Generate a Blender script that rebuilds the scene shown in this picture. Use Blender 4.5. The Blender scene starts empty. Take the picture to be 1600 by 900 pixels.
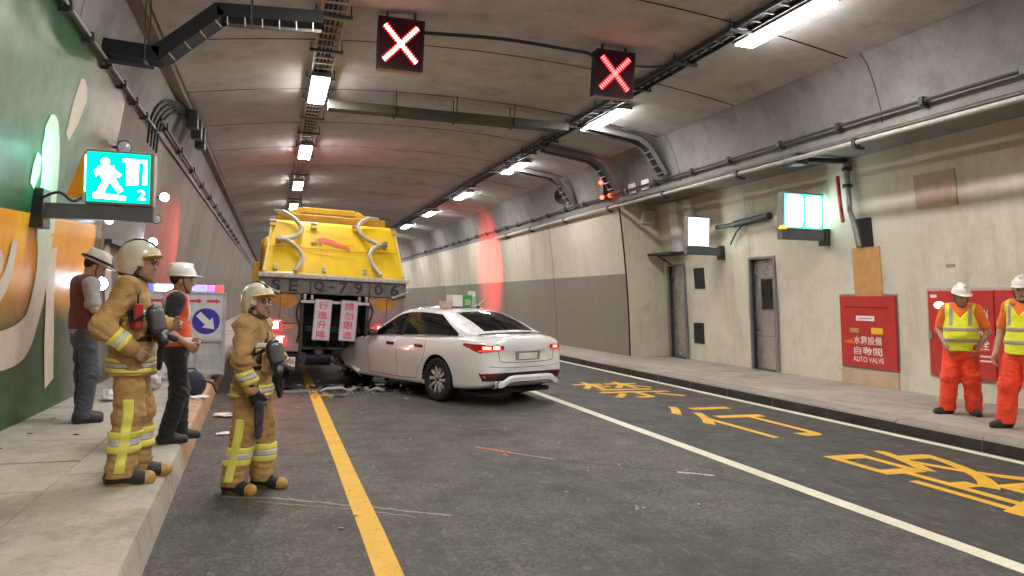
import bpy, bmesh, math, random
import numpy as np
from math import sin, cos, pi, radians as R
from mathutils import Vector, Matrix
from mathutils.bvhtree import BVHTree
random.seed(7)
scene = bpy.context.scene
COL = scene.collection

# ------------------------------------------------------------------ camera
CAM_H = 1.55
cam_data = bpy.data.cameras.new('camera')
cam = bpy.data.objects.new('camera', cam_data)
COL.objects.link(cam)
cam_data.sensor_width = 36.0
cam_data.lens = 36.0 * 1155 / 1600
cam_data.clip_end = 400.0
yaw, pitch, roll = R(17.835), R(1.066), R(1.0)
fwd = Vector((sin(yaw) * cos(pitch), cos(yaw) * cos(pitch), sin(pitch)))
rgt = Vector((cos(yaw), -sin(yaw), 0))
upv = rgt.cross(fwd)
cx = rgt * cos(roll) + upv * sin(roll)
cy = -rgt * sin(roll) + upv * cos(roll)
m = Matrix((cx, cy, -fwd)).transposed().to_4x4()
m.translation = (0, 0, CAM_H)
cam.matrix_world = m
scene.camera = cam

# ------------------------------------------------------------------ world (the tunnel shuts the night sky out)
world = bpy.data.worlds.new('World')
scene.world = world
world.use_nodes = True
wn = world.node_tree
sky = wn.nodes.new('ShaderNodeTexSky')
sky.sky_type = 'NISHITA'
sky.sun_disc = False
sky.sun_elevation = R(1.0)
wn.links.new(sky.outputs[0], wn.nodes['Background'].inputs[0])
wn.nodes['Background'].inputs[1].default_value = 0.01

vs = scene.view_settings
vs.view_transform = 'Standard'
vs.look = 'None'
vs.exposure = EXPOSURE = 0.4
vs.gamma = 1.0
vs.use_curve_mapping = False
scene.render.engine = 'CYCLES'
scene.cycles.use_denoising = True
scene.cycles.max_bounces = 5
scene.cycles.diffuse_bounces = 3
scene.cycles.use_adaptive_sampling = True
scene.cycles.adaptive_threshold = 0.035
scene.cycles.glossy_bounces = 2
scene.cycles.transmission_bounces = 4
scene.cycles.sample_clamp_indirect = 6.0
scene.cycles.caustics_reflective = False
scene.cycles.caustics_refractive = False

PANEL = 85.0      # light given off by a ceiling light panel
# ------------------------------------------------------------------ materials
MATS = {}
def pbsdf(name):
    mt = bpy.data.materials.new(name); mt.use_nodes = True
    return mt, mt.node_tree, mt.node_tree.nodes['Principled BSDF']
def N(nt, typ, **kw):
    n = nt.nodes.new(typ)
    for k, v in kw.items():
        if k.startswith('i_'): n.inputs[int(k[2:])].default_value = v
        else: setattr(n, k, v)
    return n
def noise(nt, scale, detail=5, rough=0.6, vec=None, dist=0.0):
    n = N(nt, 'ShaderNodeTexNoise'); n.inputs['Scale'].default_value = scale
    n.inputs['Detail'].default_value = detail; n.inputs['Roughness'].default_value = rough
    n.inputs['Distortion'].default_value = dist
    if vec is not None: nt.links.new(vec, n.inputs['Vector'])
    return n.outputs['Fac']
def ramp(nt, fac, a, b, ca=(0, 0, 0, 1), cb=(1, 1, 1, 1)):
    r = N(nt, 'ShaderNodeValToRGB'); e = r.color_ramp.elements
    e[0].position, e[1].position = a, b; e[0].color, e[1].color = ca, cb
    nt.links.new(fac, r.inputs[0]); return r.outputs[0]
def step(nt, v, a, b):
    n = N(nt, 'ShaderNodeMapRange'); n.interpolation_type = 'SMOOTHSTEP'; nt.links.new(v, n.inputs[0])
    n.inputs[1].default_value = a; n.inputs[2].default_value = b; return n.outputs[0]
def mix(nt, fac, a, b, mode='MIX'):
    n = N(nt, 'ShaderNodeMix', data_type='RGBA', blend_type=mode)
    for s, v in ((n.inputs[0], fac), (n.inputs[6], a), (n.inputs[7], b)):
        if hasattr(v, 'is_output'): nt.links.new(v, s)
        elif isinstance(v, (int, float)): s.default_value = v
        else: s.default_value = (*v[:3], 1)
    return n.outputs[2]
def math_(nt, op, a, b=None, c=None):
    n = N(nt, 'ShaderNodeMath', operation=op)
    for i, v in enumerate((a, b, c)):
        if v is None: continue
        if hasattr(v, 'is_output'): nt.links.new(v, n.inputs[i])
        else: n.inputs[i].default_value = v
    return n.outputs[0]
def bump(nt, bs, h, strength=0.3, dist=0.01):
    b = N(nt, 'ShaderNodeBump'); b.inputs['Strength'].default_value = strength
    b.inputs['Distance'].default_value = dist
    nt.links.new(h, b.inputs['Height']); nt.links.new(b.outputs[0], bs.inputs['Normal'])
def coords(nt, obj=True):
    t = N(nt, 'ShaderNodeTexCoord'); return t.outputs['Object' if obj else 'Generated']
def world_pos(nt):
    return N(nt, 'ShaderNodeNewGeometry').outputs['Position']
def scaled(nt, vec, s):
    n = N(nt, 'ShaderNodeVectorMath', operation='MULTIPLY'); nt.links.new(vec, n.inputs[0])
    n.inputs[1].default_value = s; return n.outputs[0]

def mat(name, col, rough=0.5, metal=0.0, var=0.12, scale=6.0, bmp=0.0, bscale=60.0, emit=None, estr=0.0, coat=0.0, spec=0.5, alpha=None):
    if name in MATS: return MATS[name]
    mt, nt, b = pbsdf(name)
    v = coords(nt)
    f = noise(nt, scale, 5, 0.6, v)
    dark = tuple(c * (1 - var) for c in col); lite = tuple(min(1, c * (1 + var)) for c in col)
    c = mix(nt, ramp(nt, f, 0.3, 0.7), dark, lite)
    nt.links.new(c, b.inputs['Base Color'])
    rr = ramp(nt, f, 0.3, 0.7, (max(0, rough - .06),) * 3 + (1,), (min(1, rough + .06),) * 3 + (1,))
    nt.links.new(rr, b.inputs['Roughness'])
    b.inputs['Metallic'].default_value = metal
    b.inputs['Specular IOR Level'].default_value = spec
    b.inputs['Coat Weight'].default_value = coat
    b.inputs['Coat Roughness'].default_value = 0.05
    if bmp: bump(nt, b, noise(nt, bscale, 4, 0.6, v), bmp, 0.004)
    if emit:
        b.inputs['Emission Color'].default_value = (*emit, 1); b.inputs['Emission Strength'].default_value = estr; mt.cycles.emission_sampling = 'NONE'
    MATS[name] = mt
    return mt

def mat_asphalt():
    mt, nt, b = pbsdf('asphalt'); p = world_pos(nt)
    big = noise(nt, .45, 6, .62, p, .4)
    mid = noise(nt, 2.2, 6, .7, p)
    # wheel-polished dust, stretched a little along the lane
    st = noise(nt, 1.0, 5, .65, scaled(nt, p, (1.6, .35, 1)))
    fine = noise(nt, 140, 3, .7, p)
    sp = noise(nt, 420, 2, .5, p)
    c = mix(nt, ramp(nt, big, .38, .62), (.052, .049, .042), (.130, .119, .100))
    c = mix(nt, math_(nt, 'MULTIPLY', ramp(nt, st, .46, .66), .7), c, (.14, .13, .11))
    c = mix(nt, math_(nt, 'MULTIPLY', ramp(nt, mid, .52, .74), .6), c, (.038, .036, .034))
    sm = noise(nt, 1.5, 7, .75, scaled(nt, p, (1, .6, 1)), 1.2)
    c = mix(nt, math_(nt, 'MULTIPLY', ramp(nt, sm, .58, .72), .5), c, (.20, .185, .155))
    # tyre-polished tracks with an oily middle strip
    tx = N(nt, 'ShaderNodeSeparateXYZ'); nt.links.new(p, tx.inputs[0])
    xx = math_(nt, 'ADD', tx.outputs[0], math_(nt, 'MULTIPLY', noise(nt, .5, 3, .5, p), .5))
    for x0, w0, col_, am in ((2.72, .42, (.030, .028, .026), .55), (1.85, .34, (.125, .116, .10), .4), (3.65, .34, (.125, .116, .10), .4)):
        q = math_(nt, 'ABSOLUTE', math_(nt, 'SUBTRACT', xx, x0)); q = step(nt, q, w0, w0 * .2)
        c = mix(nt, math_(nt, 'MULTIPLY', math_(nt, 'MULTIPLY', q, st), am * 1.6), c, col_)
    # the outer lane was relaid: darker asphalt right of the white line
    sx = N(nt, 'ShaderNodeSeparateXYZ'); nt.links.new(p, sx.inputs[0])
    wob = math_(nt, 'ADD', sx.outputs[0], math_(nt, 'MULTIPLY', noise(nt, 3, 3, .5, p), .05))
    ge = math_(nt, 'GREATER_THAN', wob, 4.33)
    c2 = mix(nt, ramp(nt, mid, .3, .75), (.030, .029, .028), (.050, .047, .043))
    c = mix(nt, math_(nt, 'MULTIPLY', ge, .85), c, c2)
    g1 = noise(nt, 34, 3, .65, scaled(nt, p, (1, .7, 1))); g2 = noise(nt, 11, 5, .75, scaled(nt, p, (1, .55, 1)))
    c = mix(nt, math_(nt, 'MULTIPLY', ramp(nt, g1, .50, .64), .62), c, (.235, .22, .19))
    c = mix(nt, math_(nt, 'MULTIPLY', ramp(nt, g1, .49, .36), .7), c, (.014, .013, .012))
    c = mix(nt, math_(nt, 'MULTIPLY', ramp(nt, g2, .54, .66), .55), c, (.20, .187, .16))
    c = mix(nt, math_(nt, 'MULTIPLY', ramp(nt, fine, .3, .75), .4), c, (.03, .03, .03))
    c = mix(nt, math_(nt, 'MULTIPLY', ramp(nt, sp, .66, .74), .45), c, (.34, .32, .28))
    nt.links.new(c, b.inputs['Base Color'])
    nt.links.new(ramp(nt, mid, .3, .75, (.5,) * 3 + (1,), (.8,) * 3 + (1,)), b.inputs['Roughness'])
    bump(nt, b, math_(nt, 'ADD', fine, math_(nt, 'MULTIPLY', g1, 1.2)), .6, .008)
    return mt
def mat_concrete(name, a, bcol, stain=(.12, .10, .085), streak=0.5, rough=.8, boards=False, two_tone=None, amount=.7, blot=0.0):
    mt, nt, b = pbsdf(name); p = world_pos(nt)
    big = noise(nt, .55, 7, .62, p, .6); mid = noise(nt, 3.0, 6, .66, p); fine = noise(nt, 45, 4, .6, p)
    c = mix(nt, ramp(nt, big, .3, .7), a, bcol)
    if two_tone:
        sx = N(nt, 'ShaderNodeSeparateXYZ'); nt.links.new(p, sx.inputs[0])
        hz, lowcol, y0 = two_tone
        lo = math_(nt, 'LESS_THAN', math_(nt, 'ADD', sx.outputs[2], math_(nt, 'MULTIPLY', noise(nt, 5, 2, .5, p), .012)), hz)
        lo = math_(nt, 'MULTIPLY', lo, math_(nt, 'GREATER_THAN', sx.outputs[1], y0))
        c = mix(nt, math_(nt, 'MULTIPLY', lo, .92), c, mix(nt, ramp(nt, mid, .3, .7), tuple(x * .85 for x in lowcol), lowcol))
    ver = noise(nt, 1.0, 5, .7, scaled(nt, p, (1.2, 1.2, .16)))
    c = mix(nt, math_(nt, 'MULTIPLY', ramp(nt, ver, .5, .78), streak), c, stain)
    if blot:
        bl = noise(nt, 1.3, 8, .74, p, .3); gr = noise(nt, 22, 4, .7, p)
        c = mix(nt, math_(nt, 'MULTIPLY', ramp(nt, gr, .54, .70), blot * .6), c, stain)
        c = mix(nt, math_(nt, 'MULTIPLY', ramp(nt, bl, .50, .68), blot), c, stain)
    c = mix(nt, math_(nt, 'MULTIPLY', ramp(nt, mid, .5, .85), amount * .5), c, stain)
    c = mix(nt, math_(nt, 'MULTIPLY', ramp(nt, fine, .62, .8), .25), c, stain)
    nt.links.new(c, b.inputs['Base Color']); b.inputs['Roughness'].default_value = rough
    h = math_(nt, 'ADD', fine, math_(nt, 'MULTIPLY', mid, 2.0))
    if boards:
        w = N(nt, 'ShaderNodeTexWave', wave_type='BANDS', bands_direction='X'); w.inputs['Scale'].default_value = 1.1
        w.inputs['Distortion'].default_value = .4
        nt.links.new(p, w.inputs['Vector'])
        h = math_(nt, 'ADD', h, math_(nt, 'MULTIPLY', w.outputs[0], .25))
    bump(nt, b, h, .35, .012)
    return mt
def mat_mural():
    # glossy painted wall: green, an orange band below the sign, dark green foot (flat paint)
    mt, nt, b = pbsdf('mural_paint'); p = world_pos(nt)
    sx = N(nt, 'ShaderNodeSeparateXYZ'); nt.links.new(p, sx.inputs[0])
    y, z = sx.outputs[1], sx.outputs[2]
    n1 = noise(nt, .8, 5, .6, p, .3); n2 = noise(nt, 5, 5, .65, p); n3 = noise(nt, 60, 3, .6, p)
    green = mix(nt, ramp(nt, n1, .3, .7), (.013, .055, .022), (.032, .095, .038))
    sand = mix(nt, n1, (.13, .088, .042), (.21, .15, .08))
    # everything beyond the green field is a sandy ochre
    edge = math_(nt, 'ADD', y, math_(nt, 'MULTIPLY', math_(nt, 'SUBTRACT', z, 2.5), .55))
    edge = math_(nt, 'ADD', edge, math_(nt, 'MULTIPLY', n1, 1.2))
    far = step(nt, edge, 10.7, 12.3)
    c = mix(nt, far, green, sand)
    orange = mix(nt, ramp(nt, n2, .3, .7), (.72, .26, .015), (.8, .36, .03))
    top = math_(nt, 'LESS_THAN', z, math_(nt, 'ADD', 1.93, math_(nt, 'MULTIPLY', y, .05)))
    fade = step(nt, math_(nt, 'ADD', z, math_(nt, 'MULTIPLY', n1, .8)), 1.55, 2.15)
    lim = math_(nt, 'LESS_THAN', y, 11.4)
    c = mix(nt, math_(nt, 'MULTIPLY', math_(nt, 'MULTIPLY', top, lim), fade), c, orange)
    grey = mix(nt, n2, (.20, .19, .17), (.30, .28, .24))
    gl = math_(nt, 'MULTIPLY', math_(nt, 'LESS_THAN', z, 1.75), step(nt, math_(nt, 'ADD', math_(nt, 'SUBTRACT', y, 10.3), n1), 0.2, 1.6))
    c = mix(nt, math_(nt, 'MULTIPLY', gl, .8), c, grey)
    ver = noise(nt, 1.3, 5, .7, scaled(nt, p, (1.2, 1.2, .2)))
    c = mix(nt, math_(nt, 'MULTIPLY', ramp(nt, ver, .5, .8), .45), c, (.06, .055, .04))
    nt.links.new(c, b.inputs['Base Color'])
    nt.links.new(ramp(nt, n2, .3, .7, (.34,) * 3 + (1,), (.46,) * 3 + (1,)), b.inputs['Roughness'])
    b.inputs['Specular IOR Level'].default_value = .22
    bump(nt, b, math_(nt, 'ADD', math_(nt, 'MULTIPLY', n3, .3), n2), .06, .003)
    return mt
def mat_worn_paint(name, col, wear=.45, under=(.08, .075, .065)):
    mt, nt, b = pbsdf(name); p = world_pos(nt)
    f = noise(nt, 14, 7, .75, p); g = noise(nt, 3, 5, .6, p); h = noise(nt, 55, 3, .6, p)
    c = mix(nt, ramp(nt, g, .3, .7), tuple(x * .8 for x in col), col)
    k = math_(nt, 'MULTIPLY', ramp(nt, math_(nt, 'ADD', f, math_(nt, 'MULTIPLY', g, .3)), .72, .86), wear)
    c = mix(nt, k, c, under)
    c = mix(nt, math_(nt, 'MULTIPLY', ramp(nt, h, .56, .70), .38), c, under)
    nt.links.new(c, b.inputs['Base Color']); b.inputs['Roughness'].default_value = .6
    bump(nt, b, h, .3, .003)
    return mt
def mat_emit(name, col, s):
    if name in MATS: return MATS[name]
    mt = bpy.data.materials.new(name); mt.use_nodes = True; nt = mt.node_tree
    nt.nodes.clear(); o = N(nt, 'ShaderNodeOutputMaterial'); e = N(nt, 'ShaderNodeEmission')
    e.inputs[0].default_value = (*col, 1); e.inputs[1].default_value = s
    nt.links.new(e.outputs[0], o.inputs[0]); MATS[name] = mt
    if name not in ('light_panel', 'sign_green', 'sign_white', 'sign_white_soft', 'sign_white_b', 'spot_white', 'truck_bulb', 'tail_hot', 'sign_side', 'sign_side_b'): mt.cycles.emission_sampling = 'NONE'
    return mt
def mat_fabric(name, col, var=.25, rough=.85, bs=90):
    if name in MATS: return MATS[name]
    mt, nt, b = pbsdf(name); p = coords(nt)
    f = noise(nt, 5, 6, .65, p, .5); w = noise(nt, 14, 4, .6, scaled(nt, p, (1, 1, 2.2)), .8); h = noise(nt, bs * 4, 2, .5, p)
    c = mix(nt, ramp(nt, f, .3, .7), tuple(x * (1 - var) for x in col), tuple(min(1, x * (1 + var * .6)) for x in col))
    so = noise(nt, 8, 6, .72, p, .6)
    c = mix(nt, math_(nt, 'MULTIPLY', ramp(nt, so, .54, .70), min(.6, var * 1.6)), c, tuple(x * .35 for x in col))
    nt.links.new(c, b.inputs['Base Color']); b.inputs['Roughness'].default_value = rough
    b.inputs['Sheen Weight'].default_value = .15
    bump(nt, b, math_(nt, 'ADD', w, math_(nt, 'MULTIPLY', h, .12)), .5, .02)
    MATS[name] = mt
    return mt

def mat_grimy(name, col, dirt=(.16, .11, .04), rough=.34, amt=.5, coat=.3):
    mt, nt, b = pbsdf(name); p = coords(nt)
    f = noise(nt, 2.2, 7, .72, p, .8); v = noise(nt, 2.0, 5, .7, scaled(nt, p, (3.0, 1, .35))); s = noise(nt, 30, 5, .7, p)
    c = mix(nt, ramp(nt, f, .35, .7), col, tuple(x * .86 for x in col))
    c = mix(nt, math_(nt, 'MULTIPLY', ramp(nt, v, .52, .74), amt), c, dirt)
    c = mix(nt, math_(nt, 'MULTIPLY', ramp(nt, s, .64, .76), amt * .7), c, dirt)
    nt.links.new(c, b.inputs['Base Color']); nt.links.new(ramp(nt, f, .3, .7, (rough - .08,) * 3 + (1,), (rough + .15,) * 3 + (1,)), b.inputs['Roughness'])
    b.inputs['Coat Weight'].default_value = coat; b.inputs['Coat Roughness'].default_value = .12
    MATS[name] = mt
    return mt
# ------------------------------------------------------------------ mesh helpers
ORIGIN = {}
class MB:
    def __init__(s): s.v = []; s.f = []; s.mi = []; s.cur = 0
    def add(s, vs, fs):
        o = len(s.v); s.v += [tuple(v) for v in vs]; s.f += [tuple(i + o for i in f) for f in fs]; s.mi += [s.cur] * len(fs); return s
    def box(s, a, b, M=None):
        (x0, y0, z0), (x1, y1, z1) = a, b
        vs = [Vector(p) for p in ((x0, y0, z0), (x1, y0, z0), (x1, y1, z0), (x0, y1, z0), (x0, y0, z1), (x1, y0, z1), (x1, y1, z1), (x0, y1, z1))]
        if M is not None: vs = [M @ v for v in vs]
        return s.add(vs, [(0, 3, 2, 1), (4, 5, 6, 7), (0, 1, 5, 4), (1, 2, 6, 5), (2, 3, 7, 6), (3, 0, 4, 7)])
    def bar(s, p, q, w, h, up=(0, 0, 1)):
        p, q = Vector(p), Vector(q); d = (q - p).normalized(); u = Vector(up)
        sd = d.cross(u)
        if sd.length < 1e-4: sd = d.cross(Vector((1, 0, 0)))
        sd.normalize(); u = sd.cross(d)
        vs = []
        for c in (p, q):
            for a, b2 in ((-1, -1), (1, -1), (1, 1), (-1, 1)): vs.append(c + sd * a * w / 2 + u * b2 * h / 2)
        return s.add(vs, [(0, 1, 2, 3), (7, 6, 5, 4), (0, 4, 5, 1), (1, 5, 6, 2), (2, 6, 7, 3), (3, 7, 4, 0)])
    def tube(s, path, r, n=10, caps=True):
        path = [Vector(p) for p in path]; rs = r if isinstance(r, (list, tuple)) else [r] * len(path)
        rings = []; prev = None
        for i, p in enumerate(path):
            a = path[max(0, i - 1)]; b = path[min(len(path) - 1, i + 1)]; d = (b - a).normalized()
            if prev is None:
                u = d.cross(Vector((0, 0, 1)))
                if u.length < 1e-3: u = d.cross(Vector((1, 0, 0)))
            else: u = prev - d * prev.dot(d)
            u.normalize(); prev = u; w = d.cross(u)
            rings.append([p + (u * cos(2 * pi * k / n) + w * sin(2 * pi * k / n)) * rs[i] for k in range(n)])
        vs = [v for rg in rings for v in rg]; fs = []
        for i in range(len(path) - 1):
            for k in range(n):
                a, b = i * n + k, i * n + (k + 1) % n
                fs.append((a, a + n, b + n, b))
        if caps: fs.append(tuple(range(n))); fs.append(tuple(reversed(range((len(path) - 1) * n, len(path) * n))))
        return s.add(vs, fs)
    def lathe(s, prof, M=None, n=24):
        # profile of (radius, height) turned about local z
        vs = []; fs = []
        for r, z in prof:
            for k in range(n): vs.append(Vector((r * cos(2 * pi * k / n), r * sin(2 * pi * k / n), z)))
        for i in range(len(prof) - 1):
            for k in range(n):
                a, b = i * n + k, i * n + (k + 1) % n
                fs.append((a, b, b + n, a + n))
        if prof[0][0] > 1e-5: fs.append(tuple(reversed(range(n))))
        if prof[-1][0] > 1e-5: fs.append(tuple(range((len(prof) - 1) * n, len(prof) * n)))
        if M is not None: vs = [M @ v for v in vs]
        return s.add(vs, fs)
    def prism(s, poly, t, M=None):
        # polygon (x, y) extruded from z=0 to z=t
        n = len(poly); vs = [Vector((x, y, 0)) for x, y in poly] + [Vector((x, y, t)) for x, y in poly]
        if M is not None: vs = [M @ v for v in vs]
        return s.add(vs, [tuple(reversed(range(n))), tuple(range(n, 2 * n))] + [(i, (i + 1) % n, (i + 1) % n + n, i + n) for i in range(n)])
    def grid(s, P):
        # P[i][j] points
        n, k = len(P), len(P[0]); vs = [p for row in P for p in row]
        return s.add(vs, [(i * k + j, i * k + j + 1, (i + 1) * k + j + 1, (i + 1) * k + j) for i in range(n - 1) for j in range(k - 1)])
    def build(s, name, mt, parent=None, smooth=False, bevel=0, seg=2, angle=35, solid=0):
        me = bpy.data.meshes.new(name)
        o3 = ORIGIN.get(parent.name if parent else None)
        vs = s.v if o3 is None else [(x - o3[0], y - o3[1], z - o3[2]) for x, y, z in s.v]
        me.from_pydata([tuple(v) for v in vs], [], s.f); me.update()
        ms = mt if isinstance(mt, (list, tuple)) else [mt]
        for q in ms: me.materials.append(q)
        if len(ms) > 1: me.polygons.foreach_set('material_index', s.mi)
        ob = link(name, me, parent, smooth, bevel, seg, angle, solid)
        if o3 is not None: ORIGIN[ob.name] = o3
        return ob
def link(name, me, parent=None, smooth=False, bevel=0, seg=2, angle=35, solid=0):
    if smooth:
        me.polygons.foreach_set('use_smooth', [True] * len(me.polygons))
        me.set_sharp_from_angle(angle=R(angle))
    ob = bpy.data.objects.new(name, me); COL.objects.link(ob)
    if parent: ob.parent = parent
    if solid:
        md = ob.modifiers.new('solid', 'SOLIDIFY'); md.thickness = solid; md.offset = -1
    if bevel:
        md = ob.modifiers.new('bevel', 'BEVEL'); md.width = bevel; md.segments = seg; md.limit_method = 'ANGLE'; md.angle_limit = R(40)
        md.harden_normals = False
    return ob
def thing(name, label, cat, loc=(0, 0, 0), rot=None, group=None):
    o = bpy.data.objects.new(name, None); COL.objects.link(o); o.location = loc
    if rot is None: ORIGIN[o.name] = loc          # parts are given in world coordinates
    else: o.rotation_euler = rot                  # parts are given in the thing's own coordinates
    o.empty_display_size = .1
    o['label'] = label; o['category'] = cat
    if group: o['group'] = group
    return o
def tag(o, label, cat=None, group=None):
    o['label'] = label
    if cat: o['category'] = cat
    if group: o['group'] = group
    return o
def struct(o): o['kind'] = 'structure'; return o
def empty_struct(name):
    o = bpy.data.objects.new(name, None); COL.objects.link(o); o['kind'] = 'structure'; return o
def lerp(a, b, t): return a + (b - a) * t
def cm(pts, n):
    # Catmull-Rom through points
    pts = [Vector(p) for p in pts]; out = []
    P = [pts[0] * 2 - pts[1]] + pts + [pts[-1] * 2 - pts[-2]]
    for i in range(1, len(P) - 2):
        for k in range(n):
            t = k / n; a, b, c, d = P[i - 1:i + 3]
            out.append(.5 * ((2 * b) + (c - a) * t + (2 * a - 5 * b + 4 * c - d) * t * t + (3 * b - a - 3 * c + d) * t ** 3))
    out.append(pts[-1]); return out
def frame(o, xa, ya):
    xa = Vector(xa).normalized(); ya = Vector(ya); za = xa.cross(ya).normalized(); ya = za.cross(xa)
    M = Matrix((xa, ya, za)).transposed().to_4x4(); M.translation = o; return M
def text_geo(body, size=1.0, fat=0.0, extrude=0.0, spacing=1.0):
    cu = bpy.data.curves.new('lettering', 'FONT'); cu.body = body; cu.size = size; cu.offset = fat; cu.extrude = extrude
    cu.align_x = 'CENTER'; cu.resolution_u = 3; cu.space_character = spacing
    ob = bpy.data.objects.new('lettering', cu); COL.objects.link(ob)
    dg = bpy.context.evaluated_depsgraph_get(); me = ob.evaluated_get(dg).to_mesh()
    vs = [v.co.copy() for v in me.vertices]; fs = [tuple(p.vertices) for p in me.polygons]
    ob.evaluated_get(dg).to_mesh_clear(); bpy.data.objects.remove(ob); bpy.data.curves.remove(cu)
    return vs, fs
def text_fit(body, w, h, M, fat=0.0, extrude=0.0, spacing=1.0):
    # lettering scaled to fill w x h, centred on M's origin, in M's xy plane
    vs, fs = text_geo(body, 1.0, fat, extrude, spacing)
    xs = [v.x for v in vs]; ys = [v.y for v in vs]
    x0, x1, y0, y1 = min(xs), max(xs), min(ys), max(ys)
    return [M @ Vector(((v.x - (x0 + x1) / 2) * w / (x1 - x0), (v.y - (y0 + y1) / 2) * h / (y1 - y0), v.z)) for v in vs], fs
# ------------------------------------------------------------------ tunnel section
Y0, Y1 = -14.0, 150.0
BAY_END = 17.9
def XL(z): return -2.51 + .03 * z + .016 * z * z
def XR(z): return 9.10 - .03 * z - .016 * z * z
def XB(z): return 10.27 - .03 * z - .016 * z * z
LEDGE_L, LEDGE_R = 4.42, 4.22
CEIL_L, CEIL_R = -1.62, 8.22
def ZC(x): return 5.77 - .43 * ((x - 3.3) / 4.92) ** 2
def kerb_x(y): return -.585 - .0235 * max(2.0, min(y, 14.5))

M_asph = mat_asphalt()
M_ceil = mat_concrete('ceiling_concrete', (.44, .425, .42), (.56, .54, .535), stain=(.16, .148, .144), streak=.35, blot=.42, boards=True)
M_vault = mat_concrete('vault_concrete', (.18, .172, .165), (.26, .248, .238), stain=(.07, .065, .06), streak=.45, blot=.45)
M_wallR = mat_concrete('wall_plaster', (.58, .535, .44), (.70, .65, .54), stain=(.27, .23, .175), streak=.62, blot=.22)
M_wallF = mat_concrete('wall_plaster_two_tone', (.50, .46, .385), (.60, .555, .47), stain=(.20, .17, .13), streak=.45, two_tone=(2.36, (.21, .19, .16), 17.0))
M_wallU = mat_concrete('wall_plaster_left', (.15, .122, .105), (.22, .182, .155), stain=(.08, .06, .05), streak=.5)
M_beam = mat_concrete('beam_concrete', (.16, .12, .085), (.22, .17, .125), stain=(.07, .05, .04))
M_pave = mat_concrete('pavement_concrete', (.37, .335, .28), (.51, .465, .395), stain=(.13, .115, .095), streak=.12, rough=.75, amount=1.2, blot=.6)
M_paveR = mat_concrete('pavement_concrete_right', (.32, .29, .255), (.43, .395, .345), stain=(.13, .11, .095), streak=.1, rough=.8, amount=1.2, blot=.5)
M_kerb = mat_concrete('kerb_concrete', (.24, .215, .18), (.34, .305, .26), stain=(.06, .05, .04), streak=.3)
M_kerbface = mat('kerb_face_dark', (.045, .036, .028), .85, var=.5, scale=3)  # near-black finish for the road face of the kerb stones
M_gap = mat('joint_black', (.02, .018, .016), .9)
M_mural = mat_mural()
M_muralw = mat_worn_paint('mural_white', (.62, .52, .44), .5, (.3, .22, .15))
M_yel = mat_worn_paint('line_yellow', (.78, .44, .03), .55)
M_wht = mat_worn_paint('line_white', (.78, .72, .58), .4)
M_black = mat('black_plastic', (.018, .018, .02), .45)
M_dkmetal = mat('dark_painted_steel', (.045, .047, .05), .5, .3)
M_gmetal = mat('grey_steel', (.30, .30, .30), .42, .6)
M_galv = mat('galvanised_steel', (.42, .40, .37), .38, .85, var=.2, scale=14)
M_stain = mat('stainless_steel', (.56, .53, .49), .30, .75, var=.15, scale=3)
M_pipe = mat('pipe_white_paint', (.40, .375, .34), .45, var=.15)
M_rub = mat('rubber', (.02, .02, .02), .75)
M_white = mat('white_enamel', (.75, .75, .74), .35)

# road
road = struct(MB().grid([[(x, y, 0) for x in (-1.0, 7.40)] for y in (Y0, 3, 8, 14, 30, Y1)]).build('road', M_asph))
def strip(name, m_, x, w, a, b, z=.004, parent=road):
    n = max(2, int((min(b, 40) - a) / 1.0)); ys = [lerp(a, min(b, 40), i / n) for i in range(n + 1)] + ([b] if b > 40 else [])
    P = [[(x - w / 2 + random.uniform(-.004, .004), y, z), (x + w / 2 + random.uniform(-.004, .004), y, z)] for y in ys]
    return MB().grid(P).build(name, m_, parent)
strip('lane_line', M_yel, .655, .155, -3, Y1)
strip('lane_line', M_wht, 4.31, .15, -3, Y1)
strip('lane_line', M_wht, 7.27, .13, -3, Y1)
def road_char(ch, x0, x1, y0, y1, fat=.001):
    M = frame(((x0 + x1) / 2, (y0 + y1) / 2, .0045), (1, 0, 0), (0, 1, 0))
    vs_, fs_ = text_fit(ch, x1 - x0, y1 - y0, M, fat)
    o = MB().add(vs_, fs_).build('road_lettering', M_yel, road)
    o['label'] = 'yellow painted road character ' + ch
road_char('禁', 5.36, 6.78, 11.0, 13.3)
road_char('行', 5.40, 6.62, 7.35, 9.95)
road_char('路', 5.38, 6.78, 3.95, 6.45)
# marks on the asphalt
M_crack = mat('crack_sealant', (.018, .017, .016), .7)
M_chalk = mat_worn_paint('chalk_line', (.62, .56, .48), .6)
M_red = mat_worn_paint('red_spray', (.75, .12, .08), .6)
M_scuff = mat_worn_paint('tyre_scuff', (.30, .26, .21), .85)
def road_mark(name, pts, w, m_, z=.003, jit=.012):
    pts = cm([(x, y, z) for x, y in pts], 10); L = []; Rr = []
    P = []
    for i, p in enumerate(pts):
        d = (pts[min(i + 1, len(pts) - 1)] - pts[max(i - 1, 0)]).normalized(); s_ = Vector((-d.y, d.x, 0))
        j = random.uniform(-jit, jit); ww = w * random.uniform(.55, 1.25) / 2
        P.append([p + s_ * (j - ww), p + s_ * (j + ww)])
    return MB().grid(P).build(name, m_, road)
road_mark('crack', [(2.66, 6.86), (2.95, 6.58), (3.3, 6.3), (3.72, 5.92), (3.95, 5.5), (4.22, 5.14)], .022, M_crack)
road_mark('chalk_line', [(2.25, 7.38), (2.42, 7.15), (2.68, 6.84)], .016, M_chalk, jit=.006)
road_mark('spray_mark', [(2.08, 7.6), (2.18, 7.48), (2.36, 7.22)], .05, M_red, .0042)
road_mark('spray_mark', [(3.58, 6.05), (3.7, 5.97), (3.84, 5.84)], .05, M_chalk, .0042)
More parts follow.
